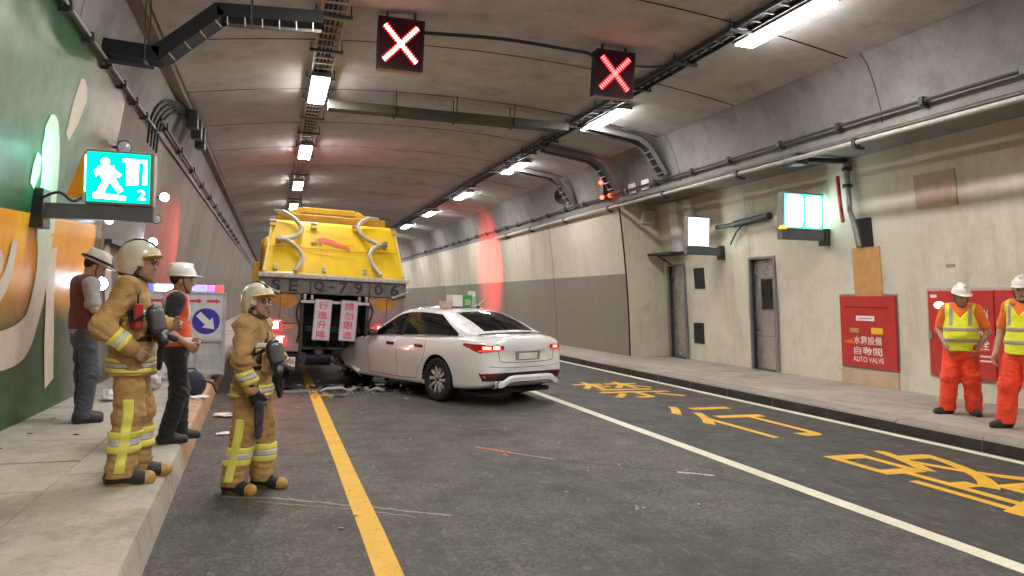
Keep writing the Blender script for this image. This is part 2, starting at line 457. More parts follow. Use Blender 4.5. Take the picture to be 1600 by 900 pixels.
road_mark('tyre_scuff', [(-.35, 6.15), (.1, 5.98), (.5, 5.72), (.85, 5.5), (1.25, 5.22)], .035, M_scuff, .0025)
road_mark('tyre_scuff', [(-.1, 5.95), (.3, 5.72), (.6, 5.55), (1.0, 5.25)], .02, M_scuff, .0028)
for k in range(26):
    x, y = random.uniform(-.3, 4.1), random.uniform(4.2, 11)
    l = random.uniform(.04, .16); a = random.uniform(0, 3.1)
    road_mark('scuff', [(x, y), (x + l * .5 * cos(a), y + l * .5 * sin(a)), (x + l * cos(a + .2), y + l * sin(a + .2))], random.uniform(.01, .03), M_scuff, .0022 + k * 3e-5)

# slot drain beside the far kerb
dr = MB(); dr.box((7.38, Y0, -.3), (7.40, Y1, -.001)); dr.box((7.40, Y0, -.31), (7.5, Y1, -.25))
struct(dr.build('drain_channel', M_gap))

# left pavement: kerb strip cast in long pieces and loose cover slabs by the wall
pl = empty_struct('pavement_left')
edges = [Y0, -6, 0, 6.3, 12.2, 18, 24, 30, 40, 60, Y1]
for a, b in zip(edges[:-1], edges[1:]):
    b -= .012
    mb = MB(); prof = []
    for y in [lerp(a, b, i / 8) for i in range(9)]:
        k = kerb_x(y); prof.append([(-1.46, y, -.05), (-1.46, y, .2), (k - .06, y, .203), (k - .018, y, .19), (k, y, .15), (k + .035, y, -.03)])
    mb.grid(prof); n = len(prof)
    mb.add(prof[0], [(5, 4, 3, 2, 1, 0)]); mb.add(prof[-1], [(0, 1, 2, 3, 4, 5)])
    mb.build('kerb_piece', M_pave, pl, smooth=True, angle=30)
y = -2.0; k = 0
while y < 32:
    l = .98
    c = MB().box((-2.52, y, .04), (-1.475, y + l - .016, .2 + random.uniform(-.006, .005)))
    c.build('cover_slab', M_pave, pl, bevel=.012)
    y += l; k += 1
MB().box((-2.6, 32, .0), (-1.475, Y1, .2)).build('cover_slab', M_pave, pl)
MB().box((-2.6, Y0, .0), (-1.475, -2, .2)).build('cover_slab', M_pave, pl)
MB().box((-2.6, Y0, -.05), (-1.45, 40, .035)).build('slab_bed', M_gap, pl)
# lifting holes in the cover slabs
for yy in (7.3, 8.05, 9.0, 9.9, 10.9, 11.9, 7.9):
    x = -2.22 if yy != 7.9 else -1.75
    MB().lathe([(.001, 0), (.03, 0)], Matrix.Translation((x + random.uniform(-.03, .03), yy + .12, .2085)), 10).build('lifting_hole', M_gap, pl)
# worn orange and pale stripes on the kerb edge
M_kor = mat_worn_paint('kerb_orange', (.66, .30, .10), .6, (.32, .28, .23))
y = 7.35
while y < 14.6:
    P = []
    for t in (0, 1):
        yy = y + t * .19; k0 = kerb_x(yy)
        P.append([(k0 - .20, yy + .16, .2065), (k0 - .06, yy + .05, .2065), (k0 - .016, yy + .015, .194), (k0 + .003, yy, .150), (k0 + .034, yy - .06, .005)])
    MB().grid(P).build('paint_stripe', M_kor, pl); y += .38

# right pavement
pr = empty_struct('pavement_right')
y = Y0 + 13.0
def kerb_stone(y, l, last=False):
    dz = random.uniform(-.004, .004)
    mb = MB(); P = []
    for yy in (y, y + l - .012):
        P.append([(7.47, yy, -.28), (7.47, yy, .115 + dz), (7.485, yy, .142 + dz), (7.515, yy, .152 + dz), (7.80, yy, .155 + dz), (7.80, yy, -.1)])
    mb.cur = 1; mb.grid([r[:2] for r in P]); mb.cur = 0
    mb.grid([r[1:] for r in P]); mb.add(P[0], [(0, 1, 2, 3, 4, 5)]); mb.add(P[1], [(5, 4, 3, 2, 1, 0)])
    mb.build('kerb_stone', [M_kerb, M_kerbface], pr)
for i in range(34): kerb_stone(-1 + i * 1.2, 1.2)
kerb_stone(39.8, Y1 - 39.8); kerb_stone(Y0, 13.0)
for i in range(18):
    for j, (xa, xb) in enumerate(((7.812, 9.0), (9.012, 10.34))):
        y = -3 + i * 1.8 + j * .4
        if xb > 9.2 and y + 1.8 > BAY_END: continue
        MB().box((xa, y, 0), (xb, y + 1.788, .15 + random.uniform(-.003, .003))).build('paving_slab', M_paveR, pr, bevel=.006)
MB().box((7.812, 29.4, 0), (9.2, Y1, .15)).build('paving_slab', M_paveR, pr)
MB().box((7.79, Y0, -.02), (10.5, 45, .06)).build('slab_bed', M_gap, pr)
for a in ((9.012, 16.0, BAY_END),):
    MB().box((9.012, 15.42, 0), (10.34, BAY_END + .1, .149)).build('paving_slab', M_paveR, pr)
    MB().box((9.012, BAY_END + .11, 0), (9.3, 30, .149)).build('paving_slab', M_paveR, pr)

# walls
def wall_piece(name, m_, fx, zs, a, b, parent, out, thick=.05):
    # curved wall piece between y=a and y=b, outside (away from the road) on the side OUT
    n = max(1, int((b - a) / 3)); mb = MB()
    ys = [lerp(a, b, i / n) for i in range(n + 1)]
    P = [[(fx(z), y, z) for z in zs] for y in ys]
    if out > 0: P = [list(reversed(r)) for r in P]
    mb.grid(P); mb.cur = 1
    for y in (a, b):   # joint flanks
        mb.add([(fx(z), y, z) for z in zs] + [(fx(z) + out * thick, y, z) for z in reversed(zs)], [tuple(range(2 * len(zs)))])
    return mb.build(name, [m_, M_gap], parent, smooth=True, angle=25)
def zs_(a, b, n=12): return [lerp(a, b, i / n) for i in range(n + 1)]
wl = empty_struct('wall_left')
edges = [Y0, -6, 2.2, 11.75, 20.4, 29, 37.6, 46.2, 60, 80, 110, Y1]
for a, b in zip(edges[:-1], edges[1:]):
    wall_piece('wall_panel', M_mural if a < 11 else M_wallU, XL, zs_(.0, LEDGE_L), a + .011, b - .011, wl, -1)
MB().grid([[(XL(z) - .045, y, z) for z in zs_(0, LEDGE_L)] for y in (Y0, Y1)]).build('wall_backing', M_gap, wl)
MB().box((XL(LEDGE_L) - .3, Y0, LEDGE_L), (XL(LEDGE_L) + .05, Y1, LEDGE_L + .07)).build('ledge', M_wallU, wl)
wr = empty_struct('wall_right')
edges = [BAY_END, 23.2, 28.8, 34.4, 40, 45.6, 51, 60, 80, 110, Y1]
for a, b in zip(edges[:-1], edges[1:]):
    wall_piece('wall_panel', M_wallF, XR, zs_(.0, LEDGE_R), a + .011, b - .011, wr, 1)
MB().grid([[(XR(z) + .045, y, z) for z in zs_(0, LEDGE_R)] for y in (BAY_END + .05, Y1)]).build('wall_backing', M_gap, wr)
for a, b, z0 in ((Y0, -2, 0), (-2, 7.2, 0), (7.204, 13.238, 0), (13.238, 14.042, 2.585), (14.042, 16.838, 0), (16.838, 17.642, 2.585), (17.642, BAY_END, 0)):
    wall_piece('bay_wall_panel', M_wallR, XB, zs_(z0, 4.36, 12 if z0 == 0 else 5), a + (.007 if a in (7.204, 14.042) else 0), b - (.007 if b in (7.2,) else 0), wr, 1)
zz = zs_(0, 4.36)
MB().grid([[(XB(z) + .045, y, z) for z in zz] for y in (7.0, 7.4)]).build('wall_backing', M_gap, wr)
MB().add([(XR(z) - 0.0, BAY_END + .012, z) for z in zz] + [(XB(z) + .1, BAY_END + .012, z) for z in reversed(zz)], [tuple(range(2 * len(zz)))]).build('bay_end_wall', M_wallR, wr)
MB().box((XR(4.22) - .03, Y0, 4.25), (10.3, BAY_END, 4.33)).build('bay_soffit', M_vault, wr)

# vault haunches and ceiling
ce = empty_struct('ceiling')
def haunch(a, b, pts, parent, name, m_):
    P = [[(x, y, z) for x, z in pts] for y in (a, b)]
    mb = MB().grid(P); mb.cur = 1
    for y in (a, b): mb.add([(x, y, z) for x, z in pts] + [(x * 1.0, y, z + .06) for x, z in reversed(pts)], [tuple(range(2 * len(pts)))])
    return mb.build(name, [m_, M_gap], parent, smooth=True, angle=25)
hl = [(XL(LEDGE_L) + .04, LEDGE_L + .07), (-1.98, 4.75), (-1.88, 5.05), (-1.80, 5.24)]
hr = [(XR(LEDGE_R) - .01, LEDGE_R), (8.62, 4.55), (8.50, 4.9), (8.36, 5.2), (CEIL_R, ZC(CEIL_R) + .01)]
edges = [Y0] + [3.05 + 5.8 * i for i in range(12)] + [90, Y1]
for a, b in zip(edges[:-1], edges[1:]):
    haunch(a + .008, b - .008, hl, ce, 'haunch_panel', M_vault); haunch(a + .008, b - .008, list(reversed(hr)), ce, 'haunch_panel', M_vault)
beam = MB().box((-1.84, Y0, 5.20), (CEIL_L - .02, Y1, 5.6)).build('edge_beam', M_beam, ce)
xs = [lerp(CEIL_L, CEIL_R, i / 28) for i in range(29)]
def ceil_seg(a, b):
    P = [[(x, y, ZC(x)) for x in xs] for y in (a, b)]
    mb = MB().grid(P); mb.cur = 1
    for y in (a, b): mb.add([(x, y, ZC(x)) for x in xs] + [(x, y, ZC(x) + .06) for x in reversed(xs)], [tuple(range(2 * len(xs)))])
    return mb.build('ceiling_segment', [M_ceil, M_gap], ce, smooth=True, angle=25)
ey = [6.2 - 2.9 * 7] + [6.2 + 2.9 * i for i in range(-6, 26)] + [100, Y1]
for a, b in zip(ey[:-1], ey[1:]): ceil_seg(a + .020, b - .020)
MB().grid([[(x, y, ZC(x) + .055) for x in [CEIL_L - .3] + xs + [CEIL_R + .5]] for y in (Y0, Y1)]).build('ceiling_backing', M_gap, ce)
MB().grid([[(x + .06, y, z + .03) for x, z in hr] for y in (Y0, Y1)]).build('haunch_backing', M_gap, ce)
MB().grid([[(x - .06, y, z + .03) for x, z in hl] for y in (Y0, Y1)]).build('haunch_backing', M_gap, ce)
e_ = MB()
for y in (Y0, Y1 - .5): e_.box((-3.5, y - .1, -.4), (11, y, 6.4))
struct(e_.build('end_wall', M_vault))
# upper left roof line, solid backing outside the shell so that no sky leaks in
sh = MB(); sh.box((-3.6, Y0, -.5), (-3.5, Y1, 6.5)); sh.box((11, Y0, -.5), (11.1, Y1, 6.5)); sh.box((-3.6, Y0, 6.45), (11.1, Y1, 6.5)); sh.box((-3.6, Y0, -.5), (11.1, Y1, -.45))
struct(sh.build('tunnel_shell', M_gap))

# mural strokes on the left wall (painted, following the wall)
def on_left(y, z, d=.004): return (XL(z) + d, y, z)
SK = [0]
def stroke(pts, ws, name='mural_stroke'):
    SK[0] += 1; lift = .003 + .0015 * SK[0]
    pts = cm([(0, y, z) for y, z in pts], 8); n = len(pts); P = []; ws = [w * 1.5 for w in ws]
    for i, p in enumerate(pts):
        d = (pts[min(i + 1, n - 1)] - pts[max(i - 1, 0)]).normalized(); s_ = Vector((0, -d.z, d.y))
        t = i / (n - 1) * (len(ws) - 1); k = min(int(t), len(ws) - 2); w = lerp(ws[k], ws[k + 1], t - k) / 2
        a, b = p + s_ * w, p - s_ * w
        P.append([on_left(q.y, q.z, lift) for q in (a, lerp(a, b, .33), lerp(a, b, .67), b)])
    MB().grid(P).build(name, M_muralw, wl, smooth=True)
stroke([(9.35, 3.30), (9.5, 3.62), (9.62, 3.9), (9.66, 4.0)], [.10, .26, .28, .10])
stroke([(9.15, 2.15), (9.05, 2.5), (8.95, 2.9), (8.75, 3.2), (8.6, 3.32)], [.42, .40, .38, .34, .12])
stroke([(8.45, 2.62), (8.5, 2.8), (8.52, 2.95)], [.10, .16, .10])
stroke([(9.15, 2.15), (9.2, 1.75), (9.05, 1.3), (8.8, 1.08), (8.2, 1.0), (7.4, 1.05)], [.34, .3, .28, .3, .26, .2])
stroke([(9.45, 2.05), (9.6, 1.5), (9.75, 1.0), (9.9, .5)], [.22, .2, .24, .22])
stroke([(8.2, 2.05), (8.1, 1.7), (7.8, 1.45)], [.1, .14, .12])
stroke([(7.9, 1.9), (7.6, 1.6), (7.2, 1.5)], [.1, .3, .2])
stroke([(12.1, 2.3), (12.6, 1.6), (12.9, .9)], [.2, .28, .2])
# ------------------------------------------------------------------ ceiling lights
ORD = ['first', 'second', 'third', 'fourth', 'fifth', 'sixth', 'seventh', 'eighth', 'ninth', 'tenth', 'eleventh', 'twelfth', 'thirteenth', 'fourteenth', 'fifteenth', 'sixteenth', 'seventeenth', 'eighteenth', 'nineteenth', 'twentieth', 'twenty-first']
M_panel = mat_emit('light_panel', (1.0, .955, .90), PANEL)
def strip_light(side, x, y, label):
    z = 5.44
    t = thing('ceiling_light', label, 'ceiling light', (x, y, z), group='strip lights of the %s row' % side)
    MB().box((x - .17, y - .93, z + .012), (x + .17, y + .93, z + .10)).build('housing', M_gmetal, t, bevel=.012)
    MB().box((x - .145, y - .88, z - .012), (x + .145, y + .88, z + .010)).build('diffuser', M_panel, t)
    for dy in (-.7, .7):
        MB().box((x - .03, y + dy - .02, z + .10), (x + .03, y + dy + .02, ZC(x) - .005)).build('hanger', M_dkmetal, t)
for side, x, first in (('left', .71, 14.3), ('right', 6.62, 8.55)):
    k = 0
    for i in range(-4, 19):
        y = first + (5.75 if side == 'right' and i > 0 else 0) + 6.2 * (i - (1 if side == 'right' and i > 0 else 0))
        if y < first - .1:
            strip_light(side, x, y, 'lit ceiling strip light of the %s row, outside the picture' % side)
        else:
            strip_light(side, x, y, '%s lit strip light in the %s ceiling row, counted from the camera' % (ORD[k], side)); k += 1

# ------------------------------------------------------------------ cable ladders along the light rows
def cable_ladder(x0, x1, z, ya, yb, label, m_rung, pitch=.30, near=16):
    t = thing('cable_ladder', label, 'cable ladder', ((x0 + x1) / 2, ya, z))
    for x in (x0, x1): MB().box((x - .014, ya, z - .035), (x + .014, yb, z + .035)).build('side_rail', m_rung, t)
    y = ya + .1; far = MB()
    rung = MB().box((x0 + .015, 0, -.012), (x1 - .015, .026, .012))
    while y < yb:
        if 6.0 < y < near: MB().box((x0 + .015, y, z - .012), (x1 - .015, y + .026, z + .012)).build('rung', m_rung, t)
        else: far.box((x0 + .015, y, z - .012), (x1 - .015, y + .026, z + .012))
        y += pitch
    o = far.build('rungs_far', m_rung, t); o['kind'] = 'stuff'
    y = ya + .6
    while y < min(yb, 46):
        h = MB().box((x0 - .09, y - .025, z - .075), (x1 + .09, y + .025, z - .037))
        for x in (x0 - .07, x1 + .07): h.box((x - .008, y - .008, z - .037), (x + .008, y + .008, ZC(x) - .003))
        h.build('hanger', M_dkmetal, t); y += 1.55 if y < 20 else 3.1
    if 1:
        c = MB()
        for i, r in enumerate((.022, .016, .02, .014)):
            xx = lerp(x0 + .07, x1 - .09, i / 3)
            c.tube([(xx + .01 * sin(q * 1.7 + i), ya + q * 1.5, z + .014 + r) for q in range(int((yb - ya) / 1.5))], r, 6)
        c.build('cables', M_rub, t)
M_tan = mat('warm_galvanised', (.50, .40, .32), .5, .5, var=.2)
cable_ladder(.54, .88, 5.555, -4, 125, 'galvanised cable ladder running above the left row of strip lights', M_tan)
cable_ladder(6.16, 6.42, 5.52, -4, 125, 'dark cable ladder running beside the right row of strip lights', M_dkmetal)
MB_ = MB().lathe([(.0, -.03), (.05, -.03), (.06, 0), (.05, .03), (0, .03)], frame((.50, 9.95, 5.50), (0, 1, 0), (0, 0, 1)), 16)
tag(MB_.build('cable_reel', mat('orange_plastic', (.75, .33, .02), .45), None, smooth=True), 'small orange disc hanging at the end of the dark cable duct', 'cable fitting')
# ------------------------------------------------------------------ ducts
def duct(name, label, path, w, h, m_=M_dkmetal, brackets=(), depth_axis='Y', ladder=None):
    t = thing(name, label, 'cable duct', path[0])
    mb = MB()
    for p, q in zip(path[:-1], path[1:]):
        d = (Vector(q) - Vector(p)).normalized()
        mb.bar(Vector(p) - d * .02, Vector(q) + d * .035, w, h)
    mb.build('casing', m_, t, bevel=.008)
    for b in brackets:
        x, y, z = b; k = MB(); k.box((x - .018, y - w / 2 - .02, z - h / 2 - .03), (x + .018, y + w / 2 + .02, z - h / 2 - .002))
        for s_ in (-1, 1): k.box((x - .008, y + s_ * (w / 2 + .012) - .008, z - h / 2 - .02), (x + .008, y + s_ * (w / 2 + .012) + .008, ZC(x) - .003 if x > CEIL_L else 5.1))
        k.build('hanger', M_dkmetal, t)
    return t
pth = [(-2.0, 10, 4.53), (-1.43, 10, 4.50), (-.74, 10, 5.13), (.50, 10, 5.20)]
t = duct('cable_duct', 'black stepped cable duct from the left wall up to the cable ladder', pth, .34, .17, mat('duct_black', (.010, .010, .011), .7, spec=.2), [(-1.55, 10, 4.5), (-.35, 10, 5.16)])
# open cable ladder slung under the stepped duct
for i, (p, q) in enumerate(zip(pth[:-1], pth[1:])):
    p, q = Vector(p), Vector(q); L = (q - p).length; n = max(2, int(L / .2)); d = (q - p) / L
    dn = Vector((d.z, 0, -d.x)) * .16 if d.x > 0 else Vector((0, 0, -.16))
    dn = Vector((d.z, 0, -d.x)).normalized() * .15
    MB().bar(p + dn * 1.25 + Vector((0, -.15, 0)), q + dn * 1.25 + Vector((0, -.15, 0)), .02, .04).build('under_rail', M_black, t)
    if i:
        for k in range(n):
            c = p + d * (k + .5) * L / n + Vector((0, -.15, 0))
            MB().bar(c + dn * .5, c + dn * 1.3, .03, .012, up=d).build('clip', M_tan, t)
duct('cable_duct', 'long grey cable duct hung across the ceiling behind the red crosses', [(.95, 14.95, 5.36), (5.95, 14.95, 5.36)], .3, .17, mat('duct_brown_grey', (.085, .075, .065), .7), [(2.25, 14.95, 5.36), (3.5, 14.95, 5.36), (4.75, 14.95, 5.36)])
for i, (y, nm) in enumerate(((15.1, 'nearest'), (17.7, 'middle'), (20.6, 'farthest'))):
    t = thing('cable_tray', '%s of three dark cable trays bending down the right vault' % nm, 'cable tray', (8.5, y, 4.55), group='cable trays on the right vault')
    pts = [(6.45, y, 5.46), (7.75, y, 5.28), (8.02, y, 5.12), (8.46, y, 4.52)]
    mb = MB()
    for s_ in (-.16, .16):
        for p, q in zip(pts[:-1], pts[1:]): mb.bar(Vector(p) + Vector((0, s_, 0)), Vector(q) + Vector((0, s_, 0)), .02, .10)
    mb.build('side_rails', M_gmetal, t)
    mb = MB()
    for p, q in zip(pts[:-1], pts[1:]): mb.bar(p, q, .28, .03)
    mb.build('cables', M_rub, t)
    for k in range(4):
        c = lerp(Vector(pts[2]), Vector(pts[3]), (k + .5) / 4); MB().bar(c + Vector((-.05, -.16, -.04)), c + Vector((-.05, .16, -.04)), .03, .015).build('rung', M_gmetal, t)
# ------------------------------------------------------------------ red cross lane signals
def lane_signal(x, y, z, label, col, es, tilt):
    t = thing('lane_signal', label, 'lane signal', (x, y, z), rot=(R(4), R(tilt), R(-3)), group='red cross lane signals')
    MB().box((-.33, 0, -.36), (.33, .22, .36)).build('housing', mat('signal_housing', (.012, .006, .010), .6, spec=.2), t, bevel=.012)
    fr = MB()
    for a, b in (((-.335, -.012, -.365), (-.30, -.001, .365)), ((.30, -.012, -.365), (.335, -.001, .365)), ((-.30, -.012, .33), (.30, -.001, .365)), ((-.30, -.012, -.365), (.30, -.001, -.33))): fr.box(a, b)
    fr.build('front_frame', mat('signal_frame', (.02, .010, .014), .6, spec=.2), t)
    MB().box((-.30, -.006, -.33), (.30, -.001, .33)).build('screen', mat('signal_screen', (.012, .003, .006), .5, emit=(.5, .02, .05), estr=.025, spec=.1), t)
    le = MB(); hl_ = MB(); n = 17
    for i in range(n):
        u = lerp(-.225, .225, i / (n - 1))
        for sgn in (1, -1):
            for w in (-2, -1, 0, 1, 2):
                px, pz = u + w * .0135, sgn * u * 1.06 - sgn * w * .0135
                tgt = hl_ if abs(w) < 2 else le
                tgt.box((px - .0105, -.014, pz - .0105), (px + .0105, -.007, pz + .0105))
    hl_.build('led_cross', mat_emit('led_' + label[:12], col, es), t)
    le.build('led_border', mat_emit('led_border', (1, .02, .03), 2.2), t)
    b = MB()
    for dx in (-.2, .2): b.box((dx - .02, .09, .36), (dx + .02, .13, .36 + 5.8 - z))
    b.build('hanger', M_dkmetal, t)
    MB().box((-.31, .02, -.375), (.31, .2, -.362)).build('base_plate', mat('signal_base', (.45, .27, .18), .5), t)
lane_signal(1.66, 10.6, 5.24, 'brighter red cross lane signal, white-hot and left of the other', (1, .45, .32), 10, 1.0)
lane_signal(5.13, 10.75, 5.24, 'dimmer red cross lane signal beside the right cable ladder', (1, .10, .09), 5.0, 1.0)
c = MB().tube(cm([(2.0, 10.75, 5.50), (3.2, 10.75, 5.56), (4.3, 10.8, 5.55), (4.72, 10.8, 5.52), (4.82, 10.8, 5.36)], 8), .028, 8)
tag(c.build('conduit', M_black, None, smooth=True), 'thin black conduit along the ceiling joining the two red crosses', 'conduit')
c = MB().tube(cm([(5.45, 10.8, 5.42), (5.8, 10.8, 5.44), (6.1, 10.85, 5.50)], 8), .02, 8)
tag(c.build('conduit', M_black, None, smooth=True), 'short black cable from the right red cross to the cable ladder', 'conduit')
# ------------------------------------------------------------------ pipes on the walls
def wall_pipe(name, label, x, z, ya, yb, r, m_, clamp=3.1, mc=M_dkmetal, side=1, sag=0):
    t = thing(name, label, 'pipe', (x, ya, z))
    MB().tube([(x, lerp(ya, yb, i / 20), z - sag * abs(sin(i * 2.1))) for i in range(21)], r, 10).build('pipe_run', m_, t, smooth=True)
    y = ya + .6; rnd = random.Random(int(x * 10 + z))
    while y < min(yb, 45):
        mb = MB(); mb.box((x - r - .02, y - .035, z - r - .025), (x + r + .02, y + .035, z + r + .025)); mb.box((min(x, x + side * .16), y - .02, z - r - .06), (max(x, x + side * .16), y + .02, z - r - .02))
        mb.build('clamp', mc, t); y += clamp * rnd.uniform(.9, 1.1)
    return t
wall_pipe('water_pipe', 'pale water pipe along the top of the right wall', 8.60, 4.13, -3, 29, .040, M_pipe, 3.0)
wall_pipe('cable_conduit', 'dark cable conduit above the water pipe on the right vault', 8.545, 4.45, -3, 70, .026, M_dkmetal, 1.5)
wall_pipe('cable_conduit', 'thin pale conduit clipped along the ledge of the left wall', -1.99, 4.40, -3, 14.2, .016, M_pipe, .95, side=-1)
wall_pipe('cable_conduit', 'dark conduit above the edge of the left wall beyond the sign', -1.93, 4.60, 14, 70, .03, M_dkmetal, 2.4, side=-1)
# bundle of cables bent over the left haunch
t = thing('cable_bundle', 'loop of dark cables hanging over the left haunch above the mural', 'cables', (-1.9, 12.4, 4.4))
for k in range(4):
    MB().tube(cm([(-2.02, 13.3 + k * .3, 4.05), (-1.99, 13.5 + k * .3, 4.55), (-1.88, 14.0 + k * .3, 4.92), (-1.74, 15.0 + k * .25, 5.12), (-1.66, 16.6 + k * .2, 5.15)], 6), .02, 7).build('cable', M_rub, t, smooth=True)
for k in range(3): MB().box((-1.70, 15.6 + k * .8, 4.85 - k * .05), (-1.50, 15.9 + k * .8, 5.2)).build('junction_box', M_black, t, bevel=.01)
# ------------------------------------------------------------------ illuminated signs
M_sg = mat('sign_housing_grey', (.20, .19, .17), .5)
M_arm = mat('sign_arm_steel', (.11, .115, .125), .5, .3)
M_green = mat_emit('sign_green', (.0, .72, .40), 1.7)
M_glow = mat_emit('sign_white', (.72, 1.0, .95), 20.0)
M_glow2 = mat_emit('sign_white_soft', (.9, 1.0, .93), 5.5)
t = thing('exit_sign', 'green lit emergency exit sign on a dark arm over the left pavement', 'exit sign', (-1.55, 8.6, 2.3))
MB().box((-1.88, 8.6, 2.485), (-1.235, 8.78, 3.055)).build('housing', M_sg, t, bevel=.012)
MB().box((-1.865, 8.592, 2.515), (-1.275, 8.599, 3.03)).build('sign_face', M_green, t)
MB().box((-1.886, 8.63, 2.62), (-1.8805, 8.75, 3.0)).build('side_glow', mat_emit('sign_side', (.12, 1.0, .70), 60), t)  # glowing side added to throw green on the left wall
S = lambda u, v: (-1.86 + u * .58, 8.588, 2.52 + v * .505)
def face_poly(polys, name, m_, dy=0):
    mb = MB()
    for pl_ in polys: mb.add([(S(u, v)[0], S(u, v)[1] - dy, S(u, v)[2]) for u, v in pl_], [tuple(range(len(pl_)))])
    return mb.build(name, m_, t)
# running figure, arrow, door frame and the figure 2
face_poly([[(.12 + .07 * cos(a * pi / 8) + .16, .82 + .075 * sin(a * pi / 8)) for a in range(16)], [(.16, .72), (.42, .74), (.46, .42), (.24, .40)], [(.10, .62), (.2, .72), (.24, .64), (.14, .50)], [(.40, .70), (.54, .56), (.50, .50), (.38, .6)], [(.24, .42), (.36, .42), (.24, .12), (.12, .10)], [(.34, .44), (.46, .44), (.58, .24), (.5, .18)]], 'pictogram', M_glow)
face_poly([[(.56, .90), (.96, .90), (.96, .84), (.56, .84)], [(.90, .84), (.96, .84), (.96, .38), (.90, .38)], [(.62, .84), (.82, .84), (.82, .38), (.62, .36)]], 'door_symbol', M_glow)
face_poly([[(.10, .18), (.62, .12), (.62, .04), (.10, .06)]], 'ground_bar', M_glow)
vs_, fs_ = text_fit('2', .075, .10, frame(S(.88, .17), (1, 0, 0), (0, 0, 1)))
MB().add(vs_, fs_).build('lettering', M_glow, t)
MB().box((-2.33, 8.61, 2.33), (-1.235, 8.77, 2.482)).build('arm', M_arm, t, bevel=.006)
MB().box((-2.40, 8.56, 2.22), (-2.24, 8.82, 2.62)).build('wall_bracket', M_black, t, bevel=.01)
MB().prism([(0, 0), (.17, .02), (.17, .50)], .012, frame((-2.06, 8.60, 2.53), (1, 0, 0), (0, 0, 1))).build('side_plate', mat('orange_plate', (.75, .28, .01), .4), t)
MB().tube(cm([(-2.3, 8.58, 2.5), (-2.1, 8.52, 2.58), (-1.98, 8.54, 2.5), (-1.9, 8.58, 2.54)], 6), .014, 7).build('cable', M_rub, t, smooth=True)
def box_sign(x0, x1, y, z0, z1, label, m_face, arm_x):
    t = thing('illuminated_sign', label, 'lit sign', ((x0 + x1) / 2, y, z0))
    MB().box((x0 - .03, y, z0 - .03), (x1 + .03, y + .16, z1 + .03)).build('housing', M_sg, t, bevel=.01)
    MB().box((x0, y - .008, z0), (x1, y - .001, z1)).build('sign_face', m_face, t)
    MB().box((x0 - .03, y + .01, z0 - .21), (arm_x, y + .15, z0 - .033)).build('arm', M_arm, t, bevel=.006)
    MB().box((arm_x - .06, y - .02, z0 - .30), (arm_x + .05, y + .18, z0 + .02)).build('wall_bracket', M_black, t, bevel=.01)
    return t
t1 = box_sign(9.09, 9.62, 15.0, 2.93, 3.57, 'smaller white lit sign on an arm between the two steel doors', M_glow2, 10.03)
t2 = box_sign(8.98, 9.84, 11.5, 3.02, 3.66, 'larger white-green lit sign on an arm above the red valve cabinet', mat_emit('sign_green_soft', (.10, .85, .62), 1.6), 9.97)
MB().box((9.871, 11.53, 3.08), (9.876, 11.63, 3.6)).build('side_glow', mat_emit('sign_side_b', (.45, 1.0, .85), 16), t2)  # glowing side added to tint the bay wall beside the sign
for k, (a, b) in enumerate(((9.0, 9.40), (9.45, 9.82))):
    n = 24; cxx = (a + b) / 2
    pts = [(cxx + (b - a) / 2 * math.copysign(abs(cos(q * 2 * pi / n)) ** .35, cos(q * 2 * pi / n)), 11.489, 3.34 + .30 * math.copysign(abs(sin(q * 2 * pi / n)) ** .4, sin(q * 2 * pi / n))) for q in range(n)]
    MB().add(pts, [tuple(range(n))]).build('lit_panel', mat_emit('sign_white_b', (.85, 1.0, .95), 6.0), t2)
MB().prism([(0, 0), (.12, 0), (.08, .07), (.04, .07)], .1, frame((8.90, 11.56, 2.99), (1, 0, 0), (0, 0, 1))).build('amber_lens', mat('amber_lens', (.9, .4, .02), .3, emit=(1, .45, .05), estr=1.0), t2)
